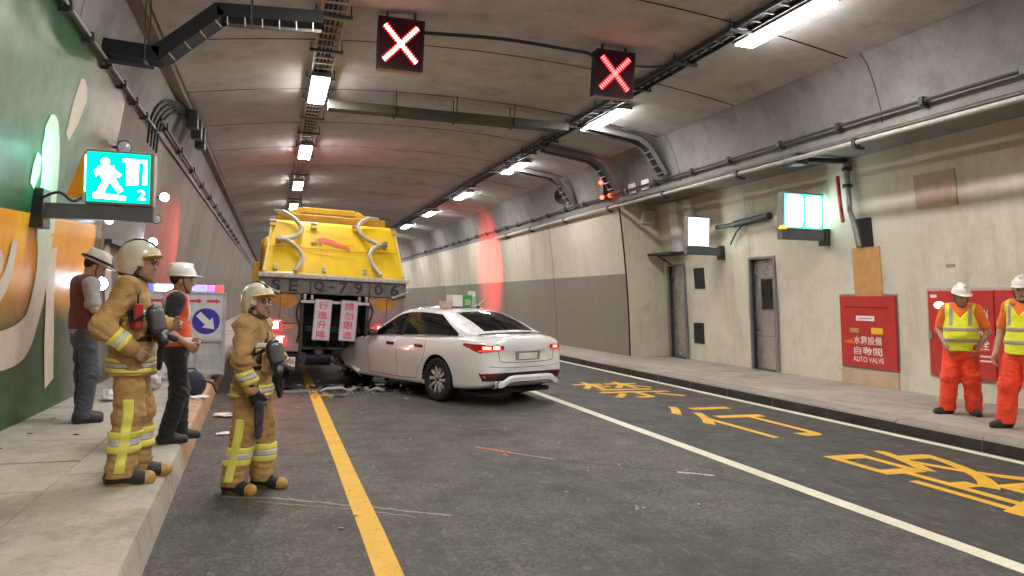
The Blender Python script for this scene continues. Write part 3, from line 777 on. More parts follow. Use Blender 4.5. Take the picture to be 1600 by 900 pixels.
# ------------------------------------------------------------------ bay wall furniture
def WF(y, z, d=0.0):
    tz = -.03 - .032 * z
    M = frame((XB(z), y, z), (0, -1, 0), (tz, 0, 1))
    return M @ Matrix.Translation((0, 0, d))
def slab(M, w, h, d0, d1):
    mb = MB(); mb.box((-w / 2, -h / 2, d0), (w / 2, h / 2, d1), M); return mb
def door(yc, w, h, label, window):
    t = thing('service_door', label, 'door', (10.1, yc, .15))
    z0 = .16; M = frame((XB(1.2), yc, z0), (0, -1, 0), (-.055, 0, 1))
    fr = MB()
    fr.box((-w / 2 - .05, 0, -.02), (-w / 2, h + .05, .03), M); fr.box((w / 2, 0, -.02), (w / 2 + .05, h + .05, .03), M); fr.box((-w / 2, h, -.02), (w / 2, h + .05, .03), M)
    fr.build('door_frame', M_gmetal, t)
    rv = MB(); rv.box((-w / 2, 0, -.17), (-w / 2 + .004, h, -.021), M); rv.box((w / 2 - .004, 0, -.17), (w / 2, h, -.021), M); rv.box((-w / 2, h - .004, -.17), (w / 2, h, -.021), M); rv.box((-w / 2, -.02, -.17), (w / 2, .006, .0), M)
    rv.build('reveal', M_dkmetal, t)
    MB().box((-w / 2 + .006, .008, -.165), (w / 2 - .006, h - .006, -.11), M).build('door_leaf', M_stain, t, bevel=.004)
    if window:
        MB().box((-.20, 1.28, -.109), (.26, 2.02, -.095), M).build('window_frame', M_gmetal, t)
        MB().box((-.16, 1.32, -.094), (.22, 1.98, -.088), M).build('pane', mat('door_glass', (.03, .022, .02), .12), t)
    for hz in (.25, 1.15, 2.1): MB().tube([M @ Vector((-w / 2 + .012, hz, -.10)), M @ Vector((-w / 2 + .012, hz + .12, -.10))], .012, 8).build('hinge', M_gmetal, t, smooth=True)
    MB().box((w / 2 - .12, 1.0, -.109), (w / 2 - .05, 1.06, -.05), M).build('door_handle', M_gmetal, t, bevel=.006)
    MB().box((-w / 2 + .03, .72, -.1095), (w / 2 - .03, .735, -.103), M).build('kick_rail', M_gmetal, t)
door(13.64, .80, 2.42, 'stainless steel service door with a dark window in the right wall', True)
door(17.24, .80, 2.42, 'plain steel service door at the far end of the right wall bay', False)
def vent(y, z, label):
    t = thing('wall_vent', label, 'vent', (XB(z), y, z))
    M = WF(y, z)
    slab(M, .40, .48, .002, .012).build('backing', M_black, t)
    fr = MB(); 
    for a, b in (((-.22, -.26, .002), (-.19, .26, .03)), ((.19, -.26, .002), (.22, .26, .03)), ((-.19, .23, .002), (.19, .26, .03)), ((-.19, -.26, .002), (.19, -.23, .03))): fr.box(a, b, M)
    fr.build('frame', M_dkmetal, t)
    for k in range(6): MB().box((-.185, -.20 + k * .075, .013), (.185, -.165 + k * .075, .028), M).build('slat', M_dkmetal, t)
vent(16.15, 2.22, 'upper of two louvred vents beside the far steel door')
vent(16.30, .84, 'lower of two louvred vents beside the far steel door')
M_cab = mat('cabinet_red', (.50, .035, .03), .38, var=.1, coat=.2)
M_card = mat('cardboard', (.60, .32, .12), .85, var=.12)
M_card2 = mat('plywood_sheet', (.56, .40, .27), .8, var=.12)
M_letter = mat('letter_white', (.78, .74, .70), .5)
def letters(t, body, M, w, h, m_=None, fat=.006, nm='lettering'):
    vs_, fs_ = text_fit(body, w, h, M, fat); return MB().add(vs_, fs_).build(nm, m_ or M_letter, t)
t = thing('valve_cabinet', 'red wall cabinet with white lettering below a cardboard sheet', 'cabinet', (10.2, 10.72, .45))
M = WF(10.71, 1.12)
slab(M, 1.36, 1.36, .0, .012).build('frame', M_gmetal, t)
slab(M, 1.30, 1.30, .0125, .045).build('cabinet_door', M_cab, t, bevel=.008)
MB().box((-.5, .44, .0455), (.5, .455, .055), M).build('handle_rail', mat('cabinet_dark', (.16, .01, .01), .5), t)
MB().box((-.25, .20, .0455), (.18, .29, .048), M).build('name_plate', M_letter, t)
MB().box((-.20, .235, .0485), (.13, .255, .0495), M).build('plate_print', mat('print_grey', (.4, .3, .3), .6), t)
MB().box((-.42, -.02, .0455), (-.2, .06, .048), M).build('tag_plate', mat('tag_brass', (.45, .28, .10), .5), t)
MB().box((.10, -.03, .0455), (.36, .08, .048), M).build('tag_plate', mat('tag_yellow', (.80, .50, .03), .5), t)
letters(t, '水霧設備', M @ Matrix.Translation((0, -.155, .0465)), .66, .15)
letters(t, '自動閥', M @ Matrix.Translation((0, -.345, .0465)), .66, .145)
letters(t, 'AUTO VALVE', M @ Matrix.Translation((0, -.50, .0465)), .72, .095)
MB().prism([(0, 0), (.22, -.03), (.22, .06)], .002, M @ Matrix.Translation((-.58, -.20, .0456))).build('marker_sticker', mat('orange_sticker', (.85, .22, .02), .5), t)
tag(slab(WF(10.72, .285), 1.34, .26, .003, .03).build('plywood_sheet', M_card2), 'tan plywood strip below the red valve cabinet', 'board')
tag(slab(WF(10.66, 2.2), .64, .88, .003, .028).build('cardboard_sheet', M_card), 'orange-brown cardboard sheet above the red valve cabinet', 'board')
tag(slab(WF(10.67, 2.90), .40, .52, .001, .006).build('duct_opening_shade', M_gap), 'painted dark opening in the wall above the cardboard sheet', 'opening')  # shade inside the hole painted as a flat black sheet
t = thing('hydrant_cabinet', 'wide red cabinet behind the two workers in yellow vests', 'cabinet', (10.2, 8.2, .45))
M = WF(8.22, 1.17)
slab(M, 2.42, 1.44, .0, .012).build('frame', mat('cabinet_frame', (.45, .40, .36), .5), t)
for k, xo in enumerate((-.585, .585)):
    M2 = M @ Matrix.Translation((xo, 0, 0))
    slab(M2, 1.15, 1.36, .0125, .05).build('cabinet_door', M_cab, t, bevel=.008)
    if k == 0:
        MB().lathe([(.0, 0), (.085, 0), (.07, .02), (0, .02)], M2 @ Matrix.Translation((-.36, .45, .051)) @ Matrix.Diagonal((1.2, .7, 1, 1)), 16).build('indicator_lamp', mat_emit('indicator', (1, .95, .95), 2.5), t)
        MB().box((-.52, .57, .051), (-.40, .62, .054), M2).build('tag_plate', M_letter, t)
        MB().box((-.56, -.10, .051), (-.50, .02, .075), M2).build('door_handle', M_gmetal, t)
        for q, ch in enumerate('消防栓'): letters(t, ch, M2 @ Matrix.Translation((.40, .30 - q * .22, .0515)), .17, .17)
        for q in range(2): MB().box((.10, -.33 - q * .07, .051), (.52, -.305 - q * .07, .0525), M2).build('print_line', M_letter, t)
tag(slab(WF(9.10, 3.45), .76, .56, .002, .03).build('wall_plate', mat('tan_plate', (.44, .33, .25), .7)), 'tan rectangular cover plate high on the right wall', 'cover plate')
tag(slab(WF(8.95, 2.24), .16, .05, .001, .012).build('wall_plate', mat('grey_plate', (.30, .27, .22), .6)), 'tiny grey plate on the right wall above the wide red cabinet', 'cover plate')
# pipes dropping to the valve cabinet
t = thing('pipe_drop', 'grey and red pipes dropping down the right wall to the cabinet', 'pipe', (9.9, 11.0, 2.7))
MB().tube([(9.80, 10.86, 4.24), (9.86, 10.83, 3.3), (9.93, 10.74, 2.95), (9.97, 10.70, 2.65)], .055, 12).build('pipe', M_gmetal, t, smooth=True)
MB().tube([(9.76, 11.02, 3.95), (9.80, 11.0, 3.5), (9.86, 10.98, 3.1)], .035, 10).build('red_pipe', mat('pipe_red', (.45, .06, .05), .5), t, smooth=True)
for z in (4.05, 3.75): MB().lathe([(.0, -.03), (.085, -.03), (.085, .03), (0, .03)], Matrix.Translation((lerp(9.80, 9.86, (4.24 - z) / .94), 10.85, z)), 14).build('flange', M_dkmetal, t)
MB().tube([(8.65, 10.85, 4.14), (9.3, 10.85, 4.17), (9.80, 10.85, 4.20)], .05, 10).build('branch', M_dkmetal, t, smooth=True)
MB().box((8.58, 10.7, 4.04), (8.86, 11.0, 4.24)).build('valve_body', M_dkmetal, t, bevel=.03)
# white duct covers by the far door
for y, w, z0, lb in ((16.25, .36, 2.93, 'nearer white cable cover hanging down behind the smaller lit sign'), (16.95, .38, 2.93, 'farther white cable cover hanging down above the far steel door')):
    t = thing('cable_cover', lb, 'cable cover', (9.7, y, z0), group='white cable covers')
    M = WF(y, 3.57); slab(M, w, 1.28, .003, .12).build('cover', M_white, t, bevel=.01)
    MB().box((8.60, y - w / 2, 4.36), (8.75, y + w / 2, 4.62)).build('upper_cover', M_white, t, bevel=.01)
    for k in (-1, 1): MB().box((w / 2 - .03, k * .4 - .01, .1205), (w / 2 - .01, k * .4 + .01, .126), M).build('screw', M_dkmetal, t)
t = thing('drip_tray', 'dark metal shelf below the white cable covers', 'shelf', (9.8, 17, 2.85))
MB().box((9.55, 16.66, 2.84), (10.05, 17.82, 2.90)).build('shelf_plate', M_dkmetal, t)
MB().bar((9.60, 17.4, 2.84), (10.02, 17.4, 2.62), .04, .03).build('brace', M_dkmetal, t)
t = thing('cable_elbow', 'dark flexible duct running along the right wall from the smaller sign', 'duct', (9.9, 14, 3.4))
MB().tube(cm([(9.84, 15.0, 3.37), (9.86, 14.6, 3.38), (9.90, 14.2, 3.40), (9.90, 13.6, 3.43), (9.90, 13.15, 3.46)], 6), [.05] * 10 + [.08] * 15, 12).build('duct_run', M_dkmetal, t, smooth=True)
MB().tube(cm([(9.90, 14.05, 3.36), (9.92, 14.35, 3.2), (9.95, 14.6, 2.95)], 6), .018, 7).build('cable', M_rub, t, smooth=True)
t = thing('wall_box', 'small white box on the end wall of the bay', 'switch box', (9.55, 17.85, 3.7))
MB().box((9.36, 17.80, 3.71), (9.74, 17.905, 4.06)).build('case', M_white, t, bevel=.02)
MB().box((9.40, 17.79, 3.75), (9.70, 17.799, 4.02)).build('lid', mat('lid_grey', (.5, .48, .45), .5), t)
# loudspeaker and red alarm beacon on the right vault
t = thing('loudspeaker', 'dark round loudspeaker on the right vault under the cable trays', 'loudspeaker', (8.45, 21.5, 4.8))
Mx = frame((8.42, 21.5, 4.86), (1, .0, 0), (0, 0, 1))
MB().lathe([(.0, -.16), (.12, -.16), (.17, .0), (.24, .14), (.245, .16), (.22, .16), (.12, .02), (0, .0)], Mx, 22).build('horn', mat('horn_grey', (.10, .09, .08), .5), t, smooth=True)
MB().lathe([(.0, -.05), (.06, -.05), (.05, .06), (0, .08)], Mx, 14).build('driver', M_black, t, smooth=True)
MB().box((8.40, 21.45, 4.9), (8.44, 21.55, 5.25)).build('bracket', M_dkmetal, t)
t = thing('alarm_beacon', 'cluster of glowing red alarm lamps above the pipe on the right wall', 'alarm lamp', (8.45, 18.2, 4.6))
M_rl = mat_emit('alarm_red', (1, .07, .03), 7)
MB().box((8.38, 18.18, 4.35), (8.62, 18.36, 4.95)).build('bracket_plate', M_black, t, bevel=.01)
for x, z in ((8.30, 4.80), (8.34, 4.40), (8.56, 4.46)):
    MB().lathe([(.0, -.02), (.05, -.02), (.055, .03), (.035, .08), (0, .09)], frame((x, 18.17, z), (1, 0, 0), (0, 0, 1)), 14).build('lamp_lens', M_rl, t, smooth=True)
MB().box((8.34, 18.13, 4.41), (8.56, 18.17, 4.46)).build('tie_bar', mat('beacon_bar', (.5, .05, .03), .4), t)
# round spot lamps on the left wall
M_spot = mat_emit('spot_white', (.72, .86, 1.0), 50)
def spot(y, z, lit, label, r=.085, off=.15):
    t = thing('wall_lamp', label, 'wall lamp', (XL(z), y, z), group='round lamps on the left wall')
    x = XL(z) + off
    M = frame((x, y, z), (1, .25, 0), (0, 0, 1))
    MB().lathe([(0, -.14), (r * .55, -.13), (r * .95, -.03), (r, .0), (r * .9, .004)], M, 20).build('lamp_housing', mat('lamp_housing', (.08, .085, .09), .4, .4), t, smooth=True)
    MB().lathe([(0, .018), (r * .5, .014), (r * .88, .002)], M, 20).build('lamp_lens', M_spot if lit else mat('lens_off', (.45, .5, .55), .15), t, smooth=True)
    MB().bar((XL(z) - .01, y + .06, z), (x, y + .06, z), .03, .03).build('bracket', M_dkmetal, t)
spot(11.5, 3.62, False, 'unlit round wall lamp above the green exit sign', .10)
spot(11.35, 2.58, True, 'lit round wall lamp just under the arm of the exit sign', .07)
spot(11.35, 1.70, True, 'lit round wall lamp behind the worker in the grey shirt', .11)
spot(15.7, 3.46, True, 'lit round wall lamp right beside the green exit sign', .10)
spot(15.2, 2.98, False, 'unlit round wall lamp below the right edge of the exit sign', .09)
spot(15.2, 2.54, True, 'lit round wall lamp above the helmet of the standing firefighter', .10)
MB_ = MB().box((XL(2.3) + .01, 12.0, 2.30), (XL(2.3) + .10, 13.6, 2.36)).build('wall_rail', M_dkmetal); tag(MB_, 'dark horizontal rail on the left wall behind the exit sign', 'rail')
# ------------------------------------------------------------------ white sedan, its front crushed (own coordinates: +y forward, rear axle at y=0)
M_paint = mat('car_paint_white', (.76, .765, .765), .25, var=.04, scale=2.5, coat=1.0)
M_glass = mat('tinted_glass', (.008, .009, .010), .06, spec=.7)
M_trim = mat('trim_black', (.012, .012, .013), .35)
M_tail = mat('tail_red', (.35, .006, .01), .12, coat=.5)
M_tail_on = mat_emit('tail_lit', (1, .10, .06), 9)
M_tail_hot = mat_emit('tail_hot', (1, .45, .3), 16)
M_tyre = mat('tyre', (.016, .016, .017), .8, bmp=.2)
M_alloy = mat('alloy', (.68, .67, .66), .28, .55)
M_chrome = mat('chrome', (.7, .7, .7), .12, 1.0)
M_under = mat('underbody', (.012, .012, .012), .8)
CAR = thing('white_car', 'white sedan with crushed front end wedged under the yellow truck', 'car', (2.50 + .725, 11.24 + .338, 0), rot=(0, 0, R(25)))
ST = [-1.11, -1.06, -.90, -.55, -.05, .5, 1.1, 1.7, 2.25, 2.6, 2.95, 3.28]
def lut(y, tab):
    for (a, va), (b, vb) in zip(tab[:-1], tab[1:]):
        if y <= b: return lerp(va, vb, max(0, min(1, (y - a) / (b - a))))
    return tab[-1][1]
HW = [(-1.11, .70), (-1.06, .80), (-.9, .875), (-.55, .915), (0, .925), (1.2, .925), (2.2, .925), (2.8, .91), (3.28, .86)]
TOP = [(-1.11, .93), (-1.06, 1.03), (-.9, 1.065), (-.55, 1.075), (-.05, 1.03), (1.2, .985), (2.0, .985), (2.25, .99), (2.6, .86), (2.95, .74), (3.28, .62)]
BELT = [(-1.11, .90), (-.9, 1.0), (-.55, 1.01), (0, .985), (1.2, .945), (2.0, .935), (2.25, .93), (2.6, .83), (2.95, .71), (3.28, .58)]
BOT = [(-1.11, .36), (-1.06, .30), (-.9, .25), (-.5, .21), (2.8, .20), (3.28, .24)]
rc = random.Random(3)
bm = bmesh.new(); rows = []
for y in ST:
    hw, tp, be, bo = lut(y, HW), lut(y, TOP), lut(y, BELT), lut(y, BOT)
    half = [(hw * .80, bo), (hw * .955, bo + .015), (hw * .965, bo + .10), (hw * .985, .48), (hw * 1.0, .70), (hw * .99, be - .13), (hw * .945, be - .02), (hw * .86, be + .012), (hw * .55, tp - .004), (0, tp)]
    row = [(-x, z) for x, z in half] + [(x, z) for x, z in reversed(half[:-1])]
    vs_ = []
    for x, z in row:
        yy = y
        if y < -1.0: yy = y + .10 * (abs(x) / .9) ** 3            # rounded tail
        if y < -1.0 and .42 < z < .60: yy -= .035                 # bumper shelf
        if y > 2.3:                                               # the crush
            k = (y - 2.3) / .9
            yy -= k * .10 * rc.uniform(-1, 1)
            z += rc.uniform(-.05, .06) * k + .05 * k * (abs(x) < .6)
            x += rc.uniform(-.06, .05) * k
        vs_.append(bm.verts.new((x, yy, z)))
    rows.append(vs_)
for a, b in zip(rows[:-1], rows[1:]):
    n = len(a)
    for i in range(n): bm.faces.new((a[i], b[i], b[(i + 1) % n], a[(i + 1) % n]))
bm.faces.new(rows[0]); bm.faces.new(list(reversed(rows[-1])))
bmesh.ops.recalc_face_normals(bm, faces=bm.faces)
me = bpy.data.meshes.new('body'); bm.to_mesh(me); bm.free()
tmp = bpy.data.objects.new('body', me); COL.objects.link(tmp)
sd = tmp.modifiers.new('s', 'SUBSURF'); sd.levels = 3; sd.render_levels = 3
WR = .338
cut = MB()
for yy in (0, 2.72):
    for xa in (-1.05, .60):
        if yy > 1 and xa < 0: continue          # the left front arch is crushed shut
        Mx = Matrix.Translation((xa, yy, WR)) @ Matrix.Rotation(R(90), 4, 'Y')
        cut.lathe([(.385, 0), (.385, .45)], Mx, 40)
cm_ = bpy.data.meshes.new('cut'); cm_.from_pydata([tuple(v) for v in cut.v], [], cut.f); cm_.update()
bm = bmesh.new(); bm.from_mesh(cm_); bmesh.ops.recalc_face_normals(bm, faces=bm.faces); bm.to_mesh(cm_); bm.free()
co = bpy.data.objects.new('cut', cm_); COL.objects.link(co)
w_ = MB().prism([(2.25, .05), (2.25, .23), (2.62, .34), (2.88, .455), (3.1, .49), (3.6, .46), (3.6, .05)], .80, frame((-1.2, 0, 0), (0, 1, 0), (0, 0, 1)))
wm = bpy.data.meshes.new('wedge'); wm.from_pydata([tuple(v) for v in w_.v], [], w_.f); wm.update()
bm = bmesh.new(); bm.from_mesh(wm); bmesh.ops.recalc_face_normals(bm, faces=bm.faces); bm.to_mesh(wm); bm.free()
wo = bpy.data.objects.new('wedge', wm); COL.objects.link(wo)
bo_ = tmp.modifiers.new('b', 'BOOLEAN'); bo_.object = co; bo_.operation = 'DIFFERENCE'; bo_.solver = 'EXACT'
bw_ = tmp.modifiers.new('c', 'BOOLEAN'); bw_.object = wo; bw_.operation = 'DIFFERENCE'; bw_.solver = 'EXACT'
bpy.context.view_layer.update(); dg = bpy.context.evaluated_depsgraph_get()
body_me = bpy.data.meshes.new_from_object(tmp.evaluated_get(dg))
full_bvh = None
tmp.modifiers.remove(bo_); tmp.modifiers.remove(bw_); bpy.context.view_layer.update(); dg = bpy.context.evaluated_depsgraph_get()
full_me = bpy.data.meshes.new_from_object(tmp.evaluated_get(dg))
CB = BVHTree.FromPolygons([v.co.copy() for v in full_me.vertices], [tuple(p.vertices) for p in full_me.polygons])
bpy.data.objects.remove(tmp); bpy.data.objects.remove(co); bpy.data.objects.remove(wo)
body_me.materials.clear(); body_me.materials.append(M_paint)
body = link('body_shell', body_me, CAR, smooth=True, angle=40)
body['label'] = 'glossy white body with the front wings folded and torn'
def hit(o, d, off=.004):
    o, d = Vector(o), Vector(d).normalized(); h = CB.ray_cast(o, d)
    if h[0] is None: return None
    n = h[1]
    if n.dot(d) > 0: n = -n
    return h[0] + n * off
def patch(corners, direction, off, n=8, m_=6, back=2.0):
    # bilinear patch thrown onto the body along DIRECTION
    a, b, c, d = [Vector(p) for p in corners]; dv = Vector(direction).normalized(); P = []; last = None
    for i in range(n + 1):
        row = []
        for j in range(m_ + 1):
            p = lerp(lerp(a, b, j / m_), lerp(d, c, j / m_), i / n)
            h = hit(p - dv * back, dv, off) or last or p
            last = h; row.append(h)
        P.append(row)
    return P
def side_line(pts, name='door_seam', w=.009, m_=None, side=-1, off=.0025):
    pts = cm([(0, y, z) for y, z in pts], 6); L = []
    for i, p in enumerate(pts):
        d = (pts[min(i + 1, len(pts) - 1)] - pts[max(i - 1, 0)]).normalized(); s_ = Vector((0, -d.z, d.y))
        r = []
        for k in (-1, 1):
            q = p + s_ * k * w / 2; h = hit((side * 3, q.y, q.z), (-side, 0, 0), off)
            r.append(h or Vector((side * .92, q.y, q.z)))
        L.append(r)
    return MB().grid(L).build(name, m_ or M_trim, CAR)
for s_ in (-1, 1):
    side_line([(1.09, .955), (1.08, .7), (1.07, .45), (1.08, .30)], side=s_)
    side_line([(.34, .98), (.30, .80), (.36, .62), (.50, .45), (.56, .31)], side=s_)
    side_line([(.56, .31), (1.08, .30), (1.9, .31)], side=s_)
    side_line([(1.92, .93), (1.95, .65), (1.9, .31)], side=s_)
    for (ya, yb) in ((.36, .58), (1.17, 1.39)):
        P = patch([(s_ * .9, ya, .80), (s_ * .9, yb, .805), (s_ * .9, yb, .855), (s_ * .9, ya, .85)], (-s_, 0, 0), .006, 3, 8)
        MB().grid(P).build('handle_recess_shade', M_trim, CAR, smooth=True)  # shadow behind the handle painted as a dark patch
        h = [hit((s_ * 3, lerp(ya, yb, q / 6), .84), (-s_, 0, 0), .022 if 0 < q < 6 else .006) for q in range(7)]
        MB().tube(h, .011, 7).build('door_handle', M_trim, CAR, smooth=True)
# rear panel gaps: boot lid
def rear_line(pts, w=.009, off=.0025, m_=None, name='boot_seam'):
    pts = cm([(x, 0, z) for x, z in pts], 6); L = []
    for i, p in enumerate(pts):
        d = (pts[min(i + 1, len(pts) - 1)] - pts[max(i - 1, 0)]).normalized(); s_ = Vector((-d.z, 0, d.x)); r = []
        for k in (-1, 1):
            q = p + s_ * k * w / 2; r.append(hit((q.x, -4, q.z), (0, 1, 0), off) or Vector((q.x, -1.05, q.z)))
        L.append(r)
    return MB().grid(L).build(name, m_ or M_trim, CAR)
rear_line([(-.60, .93), (-.56, .74), (-.50, .66), (0, .645), (.50, .66), (.56, .74), (.60, .93)])
rear_line([(-.80, .60), (-.4, .575), (0, .57), (.4, .575), (.80, .60)], w=.006, name='bumper_seam')
# greenhouse: belt line and roof rail
RAIL = cm([(-.60, -.70, 1.06), (-.575, -.30, 1.225), (-.555, .12, 1.355), (-.56, .55, 1.405), (-.575, .95, 1.41), (-.59, 1.25, 1.375), (-.61, 1.48, 1.30), (-.68, 1.80, 1.14), (-.74, 2.06, .985)], 6)
BEL = cm([(-.70, -.74, 1.01), (-.775, -.35, 1.0), (-.81, .1, .985), (-.83, .55, .965), (-.83, .95, .95), (-.83, 1.28, .94), (-.825, 1.56, .935), (-.81, 1.84, .93), (-.78, 2.08, .95)], 6)
nR = len(RAIL)
def mirr(p): return Vector((-p.x, p.y, p.z))
def top_row(i, k=14):
    a = RAIL[i]; t = i / (nR - 1); out = []
    crown = .055 if .2 < t < .75 else .045
    bow = .05 * sin(pi * min(1, max(0, t)))
    for j in range(k + 1):
        u = j / k * 2 - 1; x = a.x * -u
        out.append(Vector((x, a.y + (-.10 if t < .28 else .09 if t > .72 else 0) * (1 - u * u), a.z + crown * (1 - u * u) * (.55 if t < .28 or t > .72 else 1))))
    return out
rowsT = [top_row(i) for i in range(nR)]
iR0, iR1, iF0, iF1 = 1, 11, 31, 46       # rear glass, windscreen spans along the rail
def part_grid(name, i0, i1, j0, j1, m_, off=0.0):
    P = [[rowsT[i][j] + Vector((0, 0, off)) for j in range(j0, j1 + 1)] for i in range(i0, i1 + 1)]
    return MB().grid(P).build(name, m_, CAR, smooth=True, angle=60)
part_grid('roof', 12, 31, 0, 14, M_paint)
part_grid('rear_window', 1, 12, 1, 13, M_glass)
sh2 = part_grid('pillar', 0, 12, 0, 1, M_paint); part_grid('pillar', 0, 12, 13, 14, M_paint); part_grid('rear_deck', 0, 1, 1, 13, M_paint)
part_grid('windscreen', 31, 47, 1, 13, M_glass); part_grid('pillar', 31, 48, 0, 1, M_paint); part_grid('pillar', 31, 48, 13, 14, M_paint); part_grid('cowl', 47, 48, 1, 13, M_trim)
def side_pt(i, v, s_, off=0):
    p = lerp(BEL[i], RAIL[i], v); p = p + Vector((-1, 0, .35)).normalized() * (.03 * sin(pi * v) + off)
    return p if s_ < 0 else mirr(p)
for s_ in (-1, 1):
    P = [[side_pt(i, v / 6, s_) for v in range(7)] for i in range(nR)]
    MB().grid(P).build('side_frame', M_paint, CAR, smooth=True, angle=60)
    # glass laid on the side frame: rear quarter + rear door, front door
    def glass(i0, i1, name, v0f, v1f, m_=M_glass, off=.004):
        P = []
        for i in range(i0, i1 + 1):
            t = (i - i0) / (i1 - i0); P.append([side_pt(i, lerp(v0f(t), v1f(t), v / 5), s_, off) for v in range(6)])
        return MB().grid(P).build(name, m_, CAR, smooth=True, angle=60)
    glass(6, 25, 'side_window', lambda t: .07, lambda t: .22 + .64 * min(1, t / .42) ** .8)
    glass(27, 44, 'side_window', lambda t: .07, lambda t: .86 - .58 * max(0, (t - .45) / .55) ** 1.3)
    glass(25, 27, 'window_post', lambda t: .05, lambda t: .87, M_trim, .005)
    P = [side_pt(i, .035, s_, .006) for i in range(4, 46)]
    MB().tube(P, .009, 6).build('belt_trim', M_chrome, CAR, smooth=True)
# wheels
def wheel(x, y, s_, tilt=0, parent=CAR):
    w = bpy.data.objects.new('wheel', None); COL.objects.link(w); w.parent = parent; w.location = (x, y, WR); w.rotation_euler = (0, 0, R(tilt)); w.empty_display_size = .05
    Mx = Matrix.Rotation(R(90) * s_, 4, 'Y')
    MB().lathe([(.235, -.105), (.30, -.112), (.328, -.095), (.338, -.05), (.338, .05), (.328, .095), (.30, .112), (.235, .105), (.225, .06), (.225, -.06), (.235, -.105)], Mx, 40).build('tyre', M_tyre, w, smooth=True)
    MB().lathe([(.226, -.09), (.226, .09), (.214, .098), (.205, .085), (.205, -.06), (0, -.06)], Mx, 40).build('rim', mat('rim_dark', (.06, .06, .062), .35, .7), w, smooth=True)
    MB().lathe([(0, .09), (.028, .09), (.04, .075), (.05, .05), (.06, .0)], Mx, 16).build('hub', M_trim, w, smooth=True)
    for k in range(10):
        a = k * 2 * pi / 10 + .2; b = a + .10
        d = Vector((cos(a), sin(a), 0)); t_ = Vector((-sin(a), cos(a), 0)); sp = MB()
        r0, r1, w0, w1 = .030, .214, .020, .052
        q = [d * r0 - t_ * w0 * .7, d * r0 + t_ * w0 * .7, d * r1 + t_ * (w1 * .55 + .012), d * r1 - t_ * (w1 * .45 - .012)]
        lo = [p_ + Vector((0, 0, .035)) for p_ in q]; hi = [p_ * .985 + Vector((0, 0, .082 - .0 * i_)) for i_, p_ in enumerate(q)]
        sp.add([Mx @ v for v in lo + hi], [(3, 2, 1, 0), (4, 5, 6, 7), (0, 1, 5, 4), (1, 2, 6, 5), (2, 3, 7, 6), (3, 0, 4, 7)])
        sp.build('spoke', M_alloy if k % 2 == 0 else M_alloy, w, bevel=.004)
    MB().lathe([(0, -.05), (.15, -.05), (.15, -.03), (0, -.03)], Mx, 24).build('brake_disc', M_gmetal, w, smooth=True)
for s_ in (-1, 1): wheel(s_ * .80, 0, s_)
wheel(.78, 2.72, 1, -6); wheel(-.56, 2.78, -1, 24)
MB().box((-.62, -.95, .17), (.62, 2.6, .24)).build('underbody', M_under, CAR, bevel=.03)
for s_ in (-1, 1):
    for yy in (0, 2.72):
        if yy > 1 and s_ < 0: continue
        ar = MB(); a0 = [radians for radians in np.linspace(-.1, pi + .1, 22)]
        P = [[Vector((s_ * .60, yy + cos(a) * .384, WR + sin(a) * .384)), Vector((s_ * .90, yy + cos(a) * .384, WR + sin(a) * .384))] for a in a0]
        ar.grid(P); ar.add([Vector((s_ * .60, yy + cos(a) * .384, WR + sin(a) * .384)) for a in a0], [tuple(range(len(a0)))])
        ar.build('wheel_liner', M_under, CAR)
# tail lamps: wedge across the rear corner
for s_ in (-1, 1):
    lp = bpy.data.objects.new('tail_lamp', None); COL.objects.link(lp); lp.parent = CAR; lp.empty_display_size = .05
    P = patch([(s_ * .48, 0, .835), (s_ * .845, 0, .80), (s_ * .845, 0, .905), (s_ * .48, 0, .895)], (0, 1, 0), .006, 6, 14, 3)
    MB().grid(P if s_ < 0 else P).build('lens', M_tail, lp, smooth=True)
    P = patch([(s_ * 2, -.96, .785), (s_ * 2, -.60, .895), (s_ * 2, -.62, .925), (s_ * 2, -.98, .915)], (-s_, 0, 0), .006, 6, 12, 2)
    MB().grid(P).build('side_lens', M_tail, lp, smooth=True)
    P = patch([(s_ * .56, 0, .85), (s_ * .66, 0, .848), (s_ * .66, 0, .885), (s_ * .56, 0, .882)], (0, 1, 0), .010, 4, 6, 3)
    MB().grid(P).build('bulb', M_tail_hot if s_ < 0 else M_tail_on, lp, smooth=True)
    P = patch([(s_ * .70, 0, .846), (s_ * .80, 0, .842), (s_ * .80, 0, .884), (s_ * .70, 0, .885)], (0, 1, 0), .010, 4, 6, 3)
    MB().grid(P).build('bulb', M_tail_on if s_ < 0 else M_tail, lp, smooth=True)
    P = patch([(s_ * .50, 0, .84), (s_ * .84, 0, .815), (s_ * .84, 0, .83), (s_ * .50, 0, .848)], (0, 1, 0), .009, 2, 12, 3)
    MB().grid(P).build('light_bar', mat_emit('tail_dim', (1, .04, .04), 2.2), lp, smooth=True)
